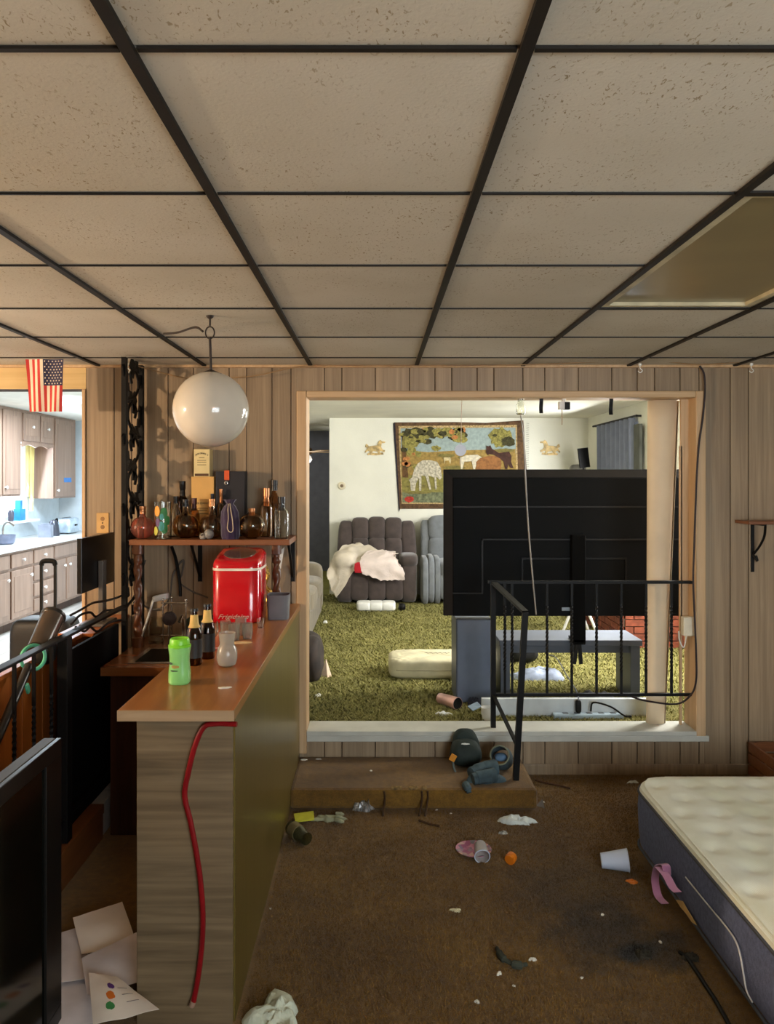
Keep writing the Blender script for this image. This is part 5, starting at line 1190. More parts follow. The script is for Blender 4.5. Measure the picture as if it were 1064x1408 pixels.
# ceiling fan in the hall beyond
fx, fy = -1.05, 11.6
fn_ = thing('ceiling_fan', 'ceiling fan with pale blades and added glowing bowl in the dim hall', 'fan', (fx, fy, LCEIL))
G().cyl((fx,fy,2.18),(fx,fy,LCEIL),0.015).build('stem', M_BRASS, fn_); G().lathe([(0.0004,2.08),(0.09,2.08),(0.11,2.12),(0.09,2.17),(0.0004,2.19)],20,c=(fx,fy,0)).build('motor', M_BRASS, fn_)
for k in range(5):
    a = 2*PI*k/5+0.25; d = Vector((math.cos(a),math.sin(a),0)); G().bar(Vector((fx,fy,2.11))+d*0.09, Vector((fx,fy,2.12))+d*0.6, 0.13, 0.008).build('blade', mat('fan_blade', (196,160,112), 0.5), fn_, ang=0)
G().lathe([(0.03,2.08),(0.08,2.05),(0.10,2.0),(0.07,1.96),(0.0004,1.95)],20,c=(fx,fy,0)).build('added_light_bowl', mat('fan_bowl', (236,236,230), 0.4, emit=0.8, var=0.01), fn_)  # glow of the bowl is added along with the hall light
# blue-grey curtain on the side wall window
cu = thing('window_curtain', 'blue-grey curtain over the living room side window', 'curtain', (RX-0.06, 9.0, 1.2))
M_CURT = mat('blue_grey_cloth', (122,128,148), 0.9, var=0.05)
for (y0, y1, zb) in ((8.95,9.72,1.15),(8.32,8.97,1.05)):
    G().sheet(lambda u, v: (RX-0.055+0.022*math.sin(u*26+v), y1+(y0-y1)*u, zb+(2.36-zb)*v), 60, 4, 0.003).build('drape', M_CURT, cu)
G().cyl((RX-0.055,8.2,2.37),(RX-0.055,9.85,2.37),0.012).build('rod', M_BLACK, cu)
for yv in (8.22, 9.83): G().box(RX-0.06,RX-0.0005,yv-0.008,yv+0.008,2.36,2.38).build('rod_bracket', M_BLACK, cu, ang=0)
one(G().box(RX-0.06, RX-0.03, 8.10, 8.28, 1.75, 2.28), 'rolled_blind', mat('blind_grey', (82,84,78), 0.8), 'grey blind strip hanging beside the blue-grey curtain', 'blind')
# raised brick hearth
he = thing('brick_hearth', 'raised red brick hearth along the side wall behind the big television', 'hearth', (2.48, 8.0, LVZ))
HX = 2.18
G().box(HX+0.02, RX-0.005, 7.02, 8.98, LVZ, 0.52).build('core', mat('mortar', (120,106,96), 0.9), he, ang=0)
M_BRICK = mat('red_brick', (128,66,46), 0.85, var=0.22, scale=14, bmp=0.3)
bsrc = None; bsrc2 = None
for r in range(5):
    z0 = LVZ+0.004+r*0.064; off = 0.0 if r % 2 else 0.105; yv = 7.02-off
    while yv < 8.98:
        a, b = max(7.02, yv+0.005), min(8.98, yv+0.205)
        if b-a > 0.03: G().box(HX, HX+0.03, a, b, z0+0.004, z0+0.06).build('brick', M_BRICK, he, ang=0)
        yv += 0.21
    xv = HX+(0.0 if r % 2 else -0.105)
    while xv < RX-0.02:
        a, b = max(HX+0.03, xv+0.005), min(RX-0.005, xv+0.205)
        if b-a > 0.03: G().box(a, b, 7.0, 7.03, z0+0.004, z0+0.06).build('brick', M_BRICK, he, ang=0)
        xv += 0.21
one(G().box(HX-0.02, RX-0.005, 6.98, 9.0, 0.525, 0.56), 'hearth_slab', mat('slab_grey', (120,104,92), 0.8, var=0.2), 'flat stone slab on top of the brick hearth', 'slab', bev=0.005)
# white folding stool before the hearth
ws = thing('folding_stool', 'white folding stool with splayed legs before the brick hearth', 'stool', (1.95, 7.4, LVZ))
for (a, b) in (((1.78,7.25,LVZ+0.0),(2.02,7.25,0.80)),((2.06,7.25,LVZ),(1.82,7.25,0.80)),((1.78,7.6,LVZ),(2.02,7.6,0.80)),((2.06,7.6,LVZ),(1.82,7.6,0.80))): G().cyl(a,b,0.014).build('leg', M_WHITE, ws)
G().box(1.77,2.07,7.2,7.65,0.80,0.83).build('seat', M_WHITE, ws, ang=0, bev=0.008)
# big television seen from behind
tb = thing('television', 'huge black television seen from behind, mounted over the grey bench', 'television', (1.33, 5.32, 0.78))
TX0, TX1, TZ0, TZ1, TBY = 0.452, 2.21, 0.782, 1.772, 5.30
M_TV2 = mat('tv_back_black', (13,14,15), 0.6, var=0.12, scale=3, spec=0.12)
G().box(TX0, TX1, TBY+0.03, TBY+0.065, TZ0, TZ1).build('screen_frame', M_TV2, tb, ang=0, bev=0.004)
b0 = G().box(TX0+0.06, TX1-0.06, TBY+0.012, TBY+0.03, TZ0+0.0, TZ1-0.055).build('back_cover', M_TV2, tb, ang=0, bev=0.006)
G().prism([(TX0+0.004,TBY+0.0295,TZ1-0.004),(TX1-0.004,TBY+0.0295,TZ1-0.004),(TX1-0.06,TBY+0.014,TZ1-0.055),(TX0+0.06,TBY+0.014,TZ1-0.055)],(0,0.001,0)).build('top_chamfer', mat('tv_chamfer', (30,28,27), 0.5, spec=0.3), tb, ang=0)
G().prism([(TX0+0.004,TBY+0.0295,TZ0+0.004),(TX0+0.004,TBY+0.0295,TZ1-0.004),(TX0+0.06,TBY+0.014,TZ1-0.055),(TX0+0.06,TBY+0.014,TZ0+0.004)],(0,0.001,0)).build('side_chamfer', mat('tv_chamfer_side', (38,32,29), 0.5, spec=0.3), tb, ang=0)
ridge = P(700,697,TBY).z
G().box(TX0+0.06, TX1-0.06, TBY+0.006, TBY+0.012, ridge-0.005, ridge+0.005).build('ridge', mat('tv_chamfer', (36,34,33)), b0, ang=0)
a, b = P(662,741,TBY), P(945,815,TBY)
g = G().box(a.x, b.x, TBY+0.004, TBY+0.012, a.z-0.010, a.z); g.box(a.x, a.x+0.012, TBY+0.004, TBY+0.012, b.z, a.z); g.box(TX0+0.06, a.x+0.012, TBY+0.004, TBY+0.012, b.z-0.010, b.z)
g.build('cover_seam', mat('tv_chamfer', (36,34,33)), b0, ang=0)
a, b = P(717,767,TBY), P(862,800,TBY)
g = G().box(a.x, b.x, TBY+0.002, TBY+0.012, a.z-0.012, a.z); g.box(b.x-0.012, b.x, TBY+0.002, TBY+0.012, b.z, a.z-0.012); g.box(a.x, a.x+0.012, TBY+0.002, TBY+0.012, b.z, a.z-0.012)
g.build('wall_mount_rail', M_BLACK, tb, ang=0)
a = P(778,838,TBY); G().box(a.x-0.025, a.x+0.03, TBY+0.010, TBY+0.012, a.z-0.01, a.z+0.012).build('rating_label', mat('pale_label', (150,160,170), 0.6), tb, ang=0)
a = P(784,735,TBY); b = P(803,895,TBY)
G().box(a.x, b.x, TBY-0.045, TBY+0.012, 0.60, a.z).build('mount_column', mat('mount_black', (7,7,7), 0.7, spec=0.1), tb, ang=0, bev=0.006)
for sx in (0.012, -0.02):
    m_ = (a.x+b.x)/2; G().bar((m_+sx*0.5,TBY-0.03,0.61),(m_+sx*1.4,TBY-0.03,0.47),0.022,0.02).build('mount_fork', M_BLACK, tb, ang=0)
G().box((a.x+b.x)/2-0.03, (a.x+b.x)/2+0.03, TBY-0.045, TBY+0.12, 0.617, 0.632).build('mount_clamp', M_BLACK, tb, ang=0)
# grey bench and narrow cabinet
M_GREYW = mat('grey_blue_paint', (76,82,94), 0.45, var=0.06, scale=5)
be = thing('bench', 'low grey-blue bench under the big black television', 'bench', (1.3, 5.5, LVZ))
bx0, bx1 = 0.83, P(882,880,5.35).x
G().box(bx0, bx1, 5.33, 5.70, 0.575, 0.615).build('top', M_GREYW, be, ang=0, bev=0.004)
for x0_ in (bx0+0.01, bx1-0.075):
    G().box(x0_, x0_+0.065, 5.35, 5.68, LVZ, 0.575).build('leg_panel', M_GREYW, be, ang=0, bev=0.003)
G().box(bx0+0.075, bx1-0.075, 5.38, 5.40, 0.52, 0.575).build('apron', M_GREYW, be, ang=0)
cb = thing('narrow_cabinet', 'tall narrow blue-grey cabinet beside the bench on the green carpet', 'cabinet', (0.66, 5.45, LVZ))
x0_, x1_ = P(627,900,5.29).x, P(676,900,5.29).x
G().box(x0_, x1_, 5.29, 5.62, LVZ, 0.765).build('body', M_GREYW, cb, ang=0, bev=0.003)
G().box(x0_+0.008, x1_-0.008, 5.284, 5.29, LVZ+0.01, 0.757).build('face_panel', mat('grey_blue_face', (100,112,134), 0.4, var=0.05), cb, ang=0, bev=0.003)
# white box board, power strip, cords, mat
wbx = one(G().box(P(662,970,5.0).x, P(905,970,5.0).x, 4.985, 5.02, LVZ, 0.315), 'white_board', mat('board_white', (206,212,214), 0.5, var=0.05), 'long low white board standing on edge behind the railing', 'board', bev=0.003)
pw = thing('power_strip', 'pale blue-white power strip lying before the white board', 'power strip', F(802,983,LVZ))
a, b = F(757,984,LVZ), F(850,982,LVZ)
G().box(a.x, b.x, 4.925, 4.975, LVZ, LVZ+0.035).build('housing', mat('strip_pale', (176,194,206), 0.4), pw, ang=0, bev=0.008)
for k in range(5): x = a.x+0.06+0.075*k; G().box(x, x+0.035, 4.935, 4.965, LVZ+0.035, LVZ+0.0365).build('socket', mat('socket_grey', (90,96,104), 0.5), pw, ang=0)
pg_ = thing('power_plug', 'black plug standing upright in the power strip', 'plug', (a.x+0.18, 4.95, LVZ+0.036))
x = P(795,980,4.95).x
G().puff((x,4.95,LVZ+0.0775),(0.018,0.016,0.04),0.5,10).build('plug_body', M_BLACK, pg_)
G().tube([(x,4.95,LVZ+0.11),(x-0.005,4.95,LVZ+0.16),P(780,930,5.0),P(765,905,5.1),P(752,900,5.24)],0.004,6).build('cord', mat('grey_cord2', (130,134,140), 0.5), pg_)
G().tube([P(812,978,4.95), P(816,966,4.94), P(840,972,4.92), P(858,984,4.93), P(868,985,4.93)], 0.006, 6).build('cord', M_BLACK, pw)
one(G().rag(Vector((P(822,950,5.0).x,5.14,LVZ)),0.2,0.1,0.20,11,0,rough=2.0,edge=0.2), 'dark_cloth', mat('charcoal_cloth', (50,50,48), 0.9), 'charcoal cloth heap behind the white board', 'cloth')
# black bag and denim pile behind the railing
one(G().puff(F(722,915,LVZ)+Vector((0,0.15,0.10)),(0.13,0.12,0.10),0.6,14, fn=lambda a, q: q*(1+0.15*noise.noise(q*14))), 'black_bag', mat('bag_black', (22,22,24), 0.7, var=0.2), 'black bag on the carpet under the grey bench', 'bag')
one(G().rag(F(742,936,LVZ)+Vector((0,0.08,0)),0.22,0.13,0.13,13,0,nr=14,na=40,rough=2.2,edge=0.25), 'clothes_pile', mat('denim_mix', (116,124,140), 0.9, var=0.4, scale=9), 'pile of blue and white clothes under the grey bench', 'clothes')
# pink tumbler, tissue, sunglasses-like cap, white cup by the cabinet
tu = thing('tumbler', 'pink metallic tumbler lying on the green carpet', 'tumbler', F(618,972,LVZ))
p0 = F(606,966,LVZ)+Vector((-0.01,-0.03,0.038)); p1 = F(625,972,LVZ)+Vector((-0.005,-0.05,0.042))
M_ = frame(p0, p1-p0)
L = (p1-p0).length+0.03
G().lathe([(0.0004,0),(0.032,0),(0.036,0.01),(0.041,L),(0.037,L),(0.033,0.02),(0.0004,0.018)],22,M_).build('shell', mat('pink_metal', (206,160,150), 0.3, 0.5), tu)
G().lathe([(0.0375,L-0.002),(0.0375,L+0.001),(0.0004,L-0.004)],22,M_).build('mouth', M_BLACK, tu)
one(G().rag(F(612,980,LVZ)+Vector((-0.01,-0.05,0)),0.055,0.022,0.035,21,-0.2), 'tissue', mat('tissue_white', (226,230,230), 0.9), 'white tissue beside the pink tumbler', 'tissue')
cp_ = thing('cap_hat', 'dark navy cap with pale brim on the carpet by the cabinet', 'cap', F(654,972,LVZ))
G().rag(F(655,972,LVZ)+Vector((0,0.03,0)),0.06,0.05,0.09,23,0,edge=0.1).build('crown', mat('navy_cap_cloth', (28,32,48), 0.8), cp_)
G().prism([F(643,972,LVZ+0.03),F(656,966,LVZ+0.05),F(662,972,LVZ+0.035),F(650,978,LVZ+0.02)],(0,0,0.006)).build('brim', mat('cap_brim', (150,170,190), 0.6), cp_)
lathe_thing('white_tub', 671, 991, LVZ, vessel([(0.035,0),(0.044,0.085)],0.003), M_WHITE, 'white plastic tub beside the railing post', 'tub')
one(G().rag(F(529,962,LVZ),0.012,0.012,0.012,3), 'bottle_cap_litter', mat('cap_green', (90,90,40), 0.4), 'tiny green cap on the carpet before the pillow', 'litter')
one(G().rag(F(447,857,LVZ),0.03,0.03,0.04,5), 'paper_ball', M_WHITE, 'crumpled paper ball on the carpet near the sofa', 'litter')
one(G().rag(F(437,957,LVZ),0.03,0.03,0.02,6), 'paper_scrap', M_WHITE, 'white paper scrap on the carpet at the foot of the jamb', 'litter')
# small grey appliance seen over the television
th_ = thing('tower_heater', 'grey tower heater showing above the big television', 'heater', (2.56, 10.05, LVZ))
G().puff((2.56,10.05,1.83),(0.10,0.1,0.07),0.7,10).build('head', mat('fan_grey', (120,118,112), 0.6), th_)
G().box(2.49,2.63,9.98,10.12,LVZ+0.03,1.79).build('column', mat('fan_grey', (120,118,112)), th_, ang=0, bev=0.02)
G().lathe([(0.0004,0),(0.15,0),(0.14,0.03),(0.0004,0.03)],24,c=(2.56,10.05,LVZ)).build('base', M_BLACK, th_)
ms = thing('music_stand', 'black music stand before the blue-grey curtain', 'stand', (2.52, 9.6, LVZ))
c = Vector((2.52,9.6,1.97)); G().box(2.44,2.60,9.59,9.605,1.85,2.09,Matrix.Translation(c) @ Matrix.Rotation(-0.12,4,'Y') @ Matrix.Rotation(0.5,4,'Z') @ Matrix.Translation(-c)).build('desk', M_BLACK, ms, ang=0)
G().cyl((2.52,9.61,LVZ+0.02),(2.52,9.61,1.95),0.011).build('pole', M_BLACK, ms); G().lathe([(0.0004,0),(0.16,0),(0.15,0.02),(0.0004,0.02)],24,c=(2.52,9.61,LVZ)).build('base', M_BLACK, ms)

# ---------------------------------------------------------------- iron railing in the opening
RY_ = WY+0.05
rr = thing('iron_railing', 'black iron railing with twisted balusters across the wide opening', 'railing', (1.2, RY_, IZ0))
zt, zb = P(800,800,RY_).z, P(800,955,RY_).z
xa, xb = P(678,800,RY_).x, IX1
G().box(xa-0.03, xb, RY_-0.014, RY_+0.014, zt-0.01, zt+0.006).build('top_rail', M_BLACK, rr, ang=0)
G().box(xa, xb, RY_-0.008, RY_+0.008, zb-0.008, zb+0.008).build('bottom_rail', M_BLACK, rr, ang=0)
G().box(xa-0.014, xa+0.014, RY_-0.014, RY_+0.014, IZ0, zt-0.01).build('post', M_BLACK, rr, ang=0)
for px in (694,704,752,786,820,854,888,923):
    x = P(px,900,RY_).x; G().twist((x,RY_,zb+0.008),(x,RY_,zt-0.01),0.013,4,0.2,0.8,60).build('baluster', M_BLACK, rr, ang=25)
ng = P(722,842,4.15); nb = F(709,1072,STZ); nb.z = STZ
G().bar(nb, ng, 0.03, 0.03, (0,1,0)).build('newel_post', M_BLACK, rr, ang=0)
G().bar((xa,RY_,zt-0.002), ng+Vector((0,0,0.002)), 0.034, 0.014).build('stair_rail', M_BLACK, rr, ang=0)
lowp = nb.lerp(ng, 0.20)
G().bar((xa,RY_,zb), lowp, 0.018, 0.014).build('brace', M_BLACK, rr, ang=0)

# ---------------------------------------------------------------- stuff hung in and standing by the opening
# tall cream roll
ro = thing('vinyl_roll', 'tall cream rolled sheet standing upright at the right of the opening', 'roll', (P(905,990,WY+0.12).x, WY+0.12, IZ0))
ry = WY+0.135; zb_ = IZ0
x_t, x_b = P(911,560,ry).x, P(901,990,ry).x
r_t, r_b = 0.095, 0.058
vs = []; fs = []; n = 60; K = 14
for j in range(K+1):
    t = j/K; xc = x_b+(x_t-x_b)*t; r0 = r_b+(r_t-r_b)*t
    for i in range(n+1):
        a = -PI*0.1+2*PI*1.35*i/n; rr_ = r0*(1-0.16*i/n); vs.append((xc+rr_*math.cos(a), ry+rr_*0.7*math.sin(a), zb_+(IZ1-0.005-zb_)*t))
for j in range(K):
    for i in range(n): fs.append((j*(n+1)+i, j*(n+1)+i+1, (j+1)*(n+1)+i+1, (j+1)*(n+1)+i))
g = G(); g.add(vs, fs); ob = g.build('rolled_sheet', mat('cream_vinyl', (226,204,172), 0.55, var=0.05, scale=3), ro)
sd = ob.modifiers.new('thickness', 'SOLIDIFY'); sd.thickness = 0.003
one(G().bar(P(942,872,WY+0.10), P(942,549,WY+0.10), 0.058, 0.02, (0,1,0)).box(P(935,900,WY+0.1).x-0.004, P(935,900,WY+0.1).x+0.008, WY+0.09, WY+0.11, IZ0, 1.9), 'wood_strip', M_TRIM, 'narrow brown wood strip standing between the cream roll and the jamb', 'strip')
# black cable down the right jamb, with white adapter
ca = WY-0.03
wire('long_cable', [P(962,503,ca), P(968,515,ca), P(969,540,ca), P(966,575,ca), P(961,610,ca), P(958,650,ca), P(956,700,ca), P(954,760,ca), P(953,800,ca), P(955,850,ca), P(957,900,ca), P(957,935,ca), P(950,955,ca+0.01), P(930,968,WY+0.018), P(890,964,WY+0.018), P(868,958,WY+0.018)], 0.006, mat('cable_maroon', (40,28,30), 0.5), 'dark cable running down the right casing of the opening', 'cable')
ad = thing('power_adapter', 'cream power adapter strapped to the right casing', 'adapter', P(949,860,WY))
a, b = P(941,850,WY-0.02), P(953,872,WY-0.02); ad.location = (0,0,0); ORG[ad] = Vector((0,0,0))
a2 = P(938,848,WY+0.02); b2 = P(954,874,WY+0.02)
G().box(a2.x, b2.x, WY+0.0, WY+0.05, b2.z, a2.z).build('housing', mat('adapter_cream', (222,214,192), 0.5), ad, ang=0, bev=0.006)
G().tube([P(944,872,WY+0.02),P(940,890,WY+0.02),P(934,880,WY+0.015),P(933,868,WY+0.015)],0.004,6).build('cord', M_WHITE, ad)
# jar, straps and box hanging from the head of the opening
hy = WY+0.06
hj = thing('hanging_jar', 'small clear jar hanging from the head of the opening', 'jar', P(716,572,hy))
c = P(716,570,hy); G().lathe(vessel([(0.022,0),(0.027,0.008),(0.027,0.055),(0.018,0.068),(0.018,0.085)],0.002),20,c=c).build('body', M_CLEAR, hj)
G().cyl(c+Vector((0,0,0.085)), Vector((c.x,c.y,IZ1)), 0.019).build('lid', M_STEEL, hj)
for k, (px, y1, lb) in enumerate(((744,568,'short black strap hanging from the head between jar and box'),(840,570,'short black strap hanging from the head in front of the curtain'))):
    c = P(px,y1,hy); one(G().sheet(lambda u, v: (c.x-0.011+0.022*u, hy+0.006*math.sin(v*5), c.z+(IZ1-c.z)*v), 3, 8, 0.003), 'hanging_strap', M_BLACK, lb, 'strap', 'black straps on the opening head')
hb = thing('hanging_cube', 'small black and white cube hanging from the head of the opening', 'cube', P(775,565,hy))
c = P(775,563,hy); G().box(c.x-0.03,c.x+0.03,hy-0.025,hy+0.025,c.z,c.z+0.045).build('cube', mat('cube_white', (224,224,224), 0.5), hb, ang=0, bev=0.003)
G().box(c.x+0.0,c.x+0.031,hy-0.026,hy+0.02,c.z-0.001,c.z+0.04).build('dark_face', M_BLACK, hb, ang=0)
G().cyl((c.x,hy,c.z+0.045),(c.x,hy,IZ1),0.012).build('mount', M_WHITE, hb)
G().cyl((c.x-0.01,hy,c.z-0.09),(c.x-0.01,hy,c.z),0.0025).build('pull_cord', mat('tan_wire', (150,120,84)), hb)
# mirror disc turning on its string
hd_ = thing('hanging_disc', 'round pale disc hanging on a string in the opening', 'disc', P(633,630,hy))
c = P(633,619,hy); G().lathe([(0.0004,-0.003),(0.034,-0.003),(0.034,0.003),(0.0004,0.003)],32,frame(c,(0.1,-1,0.05))).build('disc', mat('disc_pale', (222,232,250), 0.3, 0.0, var=0.02), hd_)
G().tube([c+Vector((0.003,0,0.034)),P(634,580,hy),Vector((P(635,560,hy).x,hy,IZ1))],0.0018,5).build('string', mat('tan_wire', (150,120,84)), hd_)
G().tube([c+Vector((-0.003,0,-0.034)),P(632,640,hy)],0.0015,5,1).build('string_tail', mat('tan_wire', (150,120,84)), hd_)
G().tube([P(716,571,hy-0.01), P(720,610,hy-0.02), P(722,650,hy-0.03), P(726,720,hy-0.03), P(731,780,hy-0.03), P(737,845,hy-0.03)], 0.0042, 6).build('long_cord', mat('cord_grey', (140,134,126), 0.6), hj)
# little wall shelf on the right
ws_ = thing('wall_shelf', 'small wooden wall shelf on a black scrolled bracket at the right', 'shelf', P(1050,718,WY))
z_ = P(1040,716,WY-0.1).z
x0_ = P(1027,717,WY-0.15).x
G().box(x0_, x0_+0.45, WY-0.17, WY, z_-0.018, z_).build('board', M_SHELFWOOD, ws_, ang=0, bev=0.003)
for xx in (x0_+0.10, x0_+0.36):
    g = G().box(xx-0.009, xx+0.009, WY-0.008, WY, z_-0.30, z_-0.018); g.box(xx-0.009, xx+0.009, WY-0.15, WY, z_-0.026, z_-0.018)
    g.tube([(xx,WY-0.012,z_-0.20),(xx+0.012,WY-0.06,z_-0.15),(xx+0.02,WY-0.10,z_-0.09),(xx+0.01,WY-0.135,z_-0.03)],0.007,6); g.tube([(xx,WY-0.012,z_-0.20),(xx+0.016,WY-0.03,z_-0.235),(xx+0.012,WY-0.02,z_-0.205)],0.007,6)
    g.build('bracket', M_BLACK, ws_)

# ---------------------------------------------------------------- mattress
mt = thing('mattress', 'large cream tufted mattress with grey sides tinted daylight blue on a dark base', 'mattress', (2.05, 2.35, 0))
mx0, mx1, my0, my1, mz0, mz1 = 1.165, 3.0, 1.55, 3.64, 0.06, 0.325
def tufts():
    m, nt, b = base_mat('mattress_top'); v = coords(nt, rand=False)
    n1 = N(nt, 'ShaderNodeTexNoise', ins={'Scale': 4.0, 'Detail': 4.0}); nt.links.new(v, n1.inputs['Vector'])
    c = ramp(nt, n1.outputs[0], [(0.3, rgba((224,226,198))), (0.55, rgba((242,244,226))), (0.75, rgba((230,230,202)))])
    nt.links.new(c, b.inputs['Base Color']); b.inputs['Roughness'].default_value = 0.85; b.inputs['Sheen Weight'].default_value = 0.3
    wv_ = N(nt, 'ShaderNodeTexWave', ins={'Scale': 60.0}); nt.links.new(v, wv_.inputs['Vector']); bump(nt, b, wv_.outputs[0], 0.15, 0.003); return m
CR = 0.16
def mring(z, inset=0.0, n=12):
    o = []
    for (cx_, cy_, a0) in ((mx1-CR, my1-CR, 0), (mx0+CR, my1-CR, 90), (mx0+CR, my0+CR, 180), (mx1-CR, my0+CR, 270)):
        for k in range(n+1):
            a = math.radians(a0+90*k/n); o.append((cx_+(CR-inset)*math.cos(a), cy_+(CR-inset)*math.sin(a), z))
    return o
ring_prof = [(mz0,0.03),(mz0+0.015,0.008),(mz0+0.08,0.0),(mz1-0.08,-0.004),(mz1-0.03,0.0),(mz1-0.012,0.004)]
loft([mring(z, i) for z, i in ring_prof]).build('side_border', mat('daylight_tinted_fabric', (98,110,146), 0.85, var=0.1, scale=60, bmp=0.3, bscale=200), mt)  # blue daylight is put into the grey fabric colour
top_ = loft([mring(mz1-0.013,0.002), mring(mz1+0.003,0.008), mring(mz1+0.012,0.03)], cap=False)
top_.build('top_edge', tufts(), mt)
def ttop(u, v):
    x, y = mx0+0.02+(mx1-mx0-0.04)*u, my0+0.02+(my1-my0-0.04)*v
    # keep inside the rounded outline
    for (cx_, sx) in ((mx0+CR, -1), (mx1-CR, 1)):
        for (cy_, sy) in ((my0+CR, -1), (my1-CR, 1)):
            if (x-cx_)*sx > 0 and (y-cy_)*sy > 0:
                d = Vector((x-cx_, y-cy_)); r_ = CR-0.025
                if d.length > r_: d = d.normalized()*r_; x, y = cx_+d.x, cy_+d.y
    z = mz1+0.012
    sx_, sy_ = (x-mx0)/0.15, (y-my0)/0.15; row = round(sy_); ox = 0.5 if row % 2 else 0.0
    e = math.hypot((sx_-ox-round(sx_-ox)), sy_-row)
    edge = min(x-mx0, mx1-x, y-my0, my1-y)
    z += (0.017*min(1, e/0.40)**0.7-0.008)*min(1, max(0, edge-0.02)/0.05)
    return (x, y, z)
G().sheet(ttop, 150, 170).build('quilted_top', MATS['mattress_top'], mt)
for zz in (mz1-0.014, mz0+0.012):
    G().tube([Vector(p) for p in mring(zz, 0.0)], 0.006, 6, 1, True).build('piping', mat('piping_grey', (70,74,82), 0.7), mt)
g = G().box(mx0+0.07, mx1-0.02, my0+0.05, my1-0.06, 0.0, mz0); g.build('foundation', mat('foundation_black', (20,19,20), 0.9), mt, ang=0)
def S_(px, py):      # photo pixel on the mattress side plane
    X = mx0-0.008; Y = X*FPX/(px-CXP); return Vector((X, Y, CAMZ-(py-HYP)*Y/FPX))
pts = [S_(944,1206), S_(960,1226), S_(978,1248), S_(998,1272), S_(1012,1292), S_(1019,1312), S_(1024,1340), S_(1028,1362), S_(1036,1378)]
G().tube([Vector((mx0-0.012, p.y, max(0.09,min(p.z,0.31)))) for p in pts], 0.0028, 6).build('loose_cord', mat('white_cord', (212,214,214), 0.4), mt)
def ribbon(name, pts, wdt, m, parent, wv_=(0,1,0)):
    pts = [Vector(p) for p in pts]; W = Vector(wv_)*wdt/2; g = G(); n = len(pts)-1
    def fn(u, v):
        t = v*n; i = min(n-1, int(t)); a = t-i
        p0, p1, p2, p3 = pts[max(0,i-1)], pts[i], pts[i+1], pts[min(n,i+2)]
        p = 0.5*((2*p1)+(p2-p0)*a+(2*p0-5*p1+4*p2-p3)*a*a+(3*p1-p0-3*p2+p3)*a*a*a)
        return p+W*(2*u-1)
    return g.sheet(fn, 2, n*8, 0.0015).build(name, m, parent)
rb = thing('pink_ribbon', 'looped pink satin ribbon hanging from the mattress side', 'ribbon', S_(915,1262))
off = Vector((-0.014,0,0))
L1 = [S_(919,1262)+off, S_(911,1235)+off*1.4, S_(910,1208)+off*2, S_(918,1190)+off*2.6, S_(926,1190)+off*2.2, S_(924,1203)+off*1.4]
L2 = [S_(920,1192)+off*2.9, S_(928,1204)+off*2.4, S_(934,1220)+off*1.8, S_(938,1227)+off*1.2]
M_RIB = mat('pink_satin', (206,146,186), 0.35, var=0.06, sheen=0.4)
ribbon('ribbon_tail', [Vector((p.x, p.y, max(0.02, p.z))) for p in L1], 0.034, M_RIB, rb, (0.75,-0.45,0.3)); ribbon('ribbon_tail', [Vector((p.x, p.y, max(0.02, p.z))) for p in L2], 0.034, M_RIB, rb, (0.75,-0.45,0.3))
tears = [(930,1237),(939,1239),(945,1250),(950,1258),(958,1272),(952,1268),(944,1256),(936,1247)]
G().prism([S_(*t)+Vector((0.0,0,0)) for t in tears], (-0.003,0,0)).build('torn_patch', mat('foam_tan', (206,172,112), 0.9), mt, ang=0)['label'] = 'tan foam showing through a tear'

# ---------------------------------------------------------------- litter on the brown carpet
def cupshape(r0, r1, h, th=0.0015): return vessel([(r0,0),(r0+(r1-r0)*0.5,h*0.5),(r1,h)], th)
wc = thing('plastic_cup', 'white plastic cup lying on the brown carpet beside the mattress', 'cup', F(845,1205))
b_, e_ = F(828,1197)+Vector((0,0.02,0.034)), F(865,1200)+Vector((0,0.02,0.045))
L = (e_-b_).length
G().lathe(cupshape(0.031,0.047,L),28,frame(b_,e_-b_)).build('shell', mat('cup_white', (206,216,236), 0.35, var=0.02), wc)
G().tube([frame(e_,e_-b_) @ Vector((0.047*math.cos(2*PI*k/24),0.047*math.sin(2*PI*k/24),0)) for k in range(24)],0.0022,6,1,True).build('rim', mat('cup_white', (206,216,236)), wc)
def chip(px, py, r, h, m, name, label, cat, seed, ry=None, rot=0, group=None, rough=3.0, edge=0.35): return one(G().rag(F(px,py), r, ry or r, h, seed, rot, rough=rough, edge=edge), name, m, label, cat, group)
M_ORG = mat('orange_plastic', (222,120,24), 0.4, var=0.08)
chip(869,1213,0.022,0.014,M_ORG,'orange_peel','small orange fragment under the white plastic cup','litter',4,0.014,-0.5)
oc = thing('pill_cap', 'orange plastic cap lying on its side on the carpet near the pink plate', 'cap', F(703,1190))
b_ = F(703,1188)+Vector((0.0,0.0,0.022)); 
G().lathe([(0.0004,0),(0.022,0),(0.023,0.004),(0.023,0.032),(0.02,0.032),(0.019,0.004),(0.0004,0.004)],20,frame(b_+Vector((-0.012,-0.012,0)),(0.6,0.8,0.18))).build('shell', M_ORG, oc)
G().lathe([(0.0225,0.008),(0.0245,0.009),(0.0245,0.012),(0.0225,0.013)],20,frame(b_+Vector((-0.012,-0.012,0)),(0.6,0.8,0.18))).build('grip_ring', M_ORG, oc)
plt = thing('paper_plate', 'pink patterned paper plate lying on the brown carpet', 'plate', F(651,1172))
c = F(651,1171)
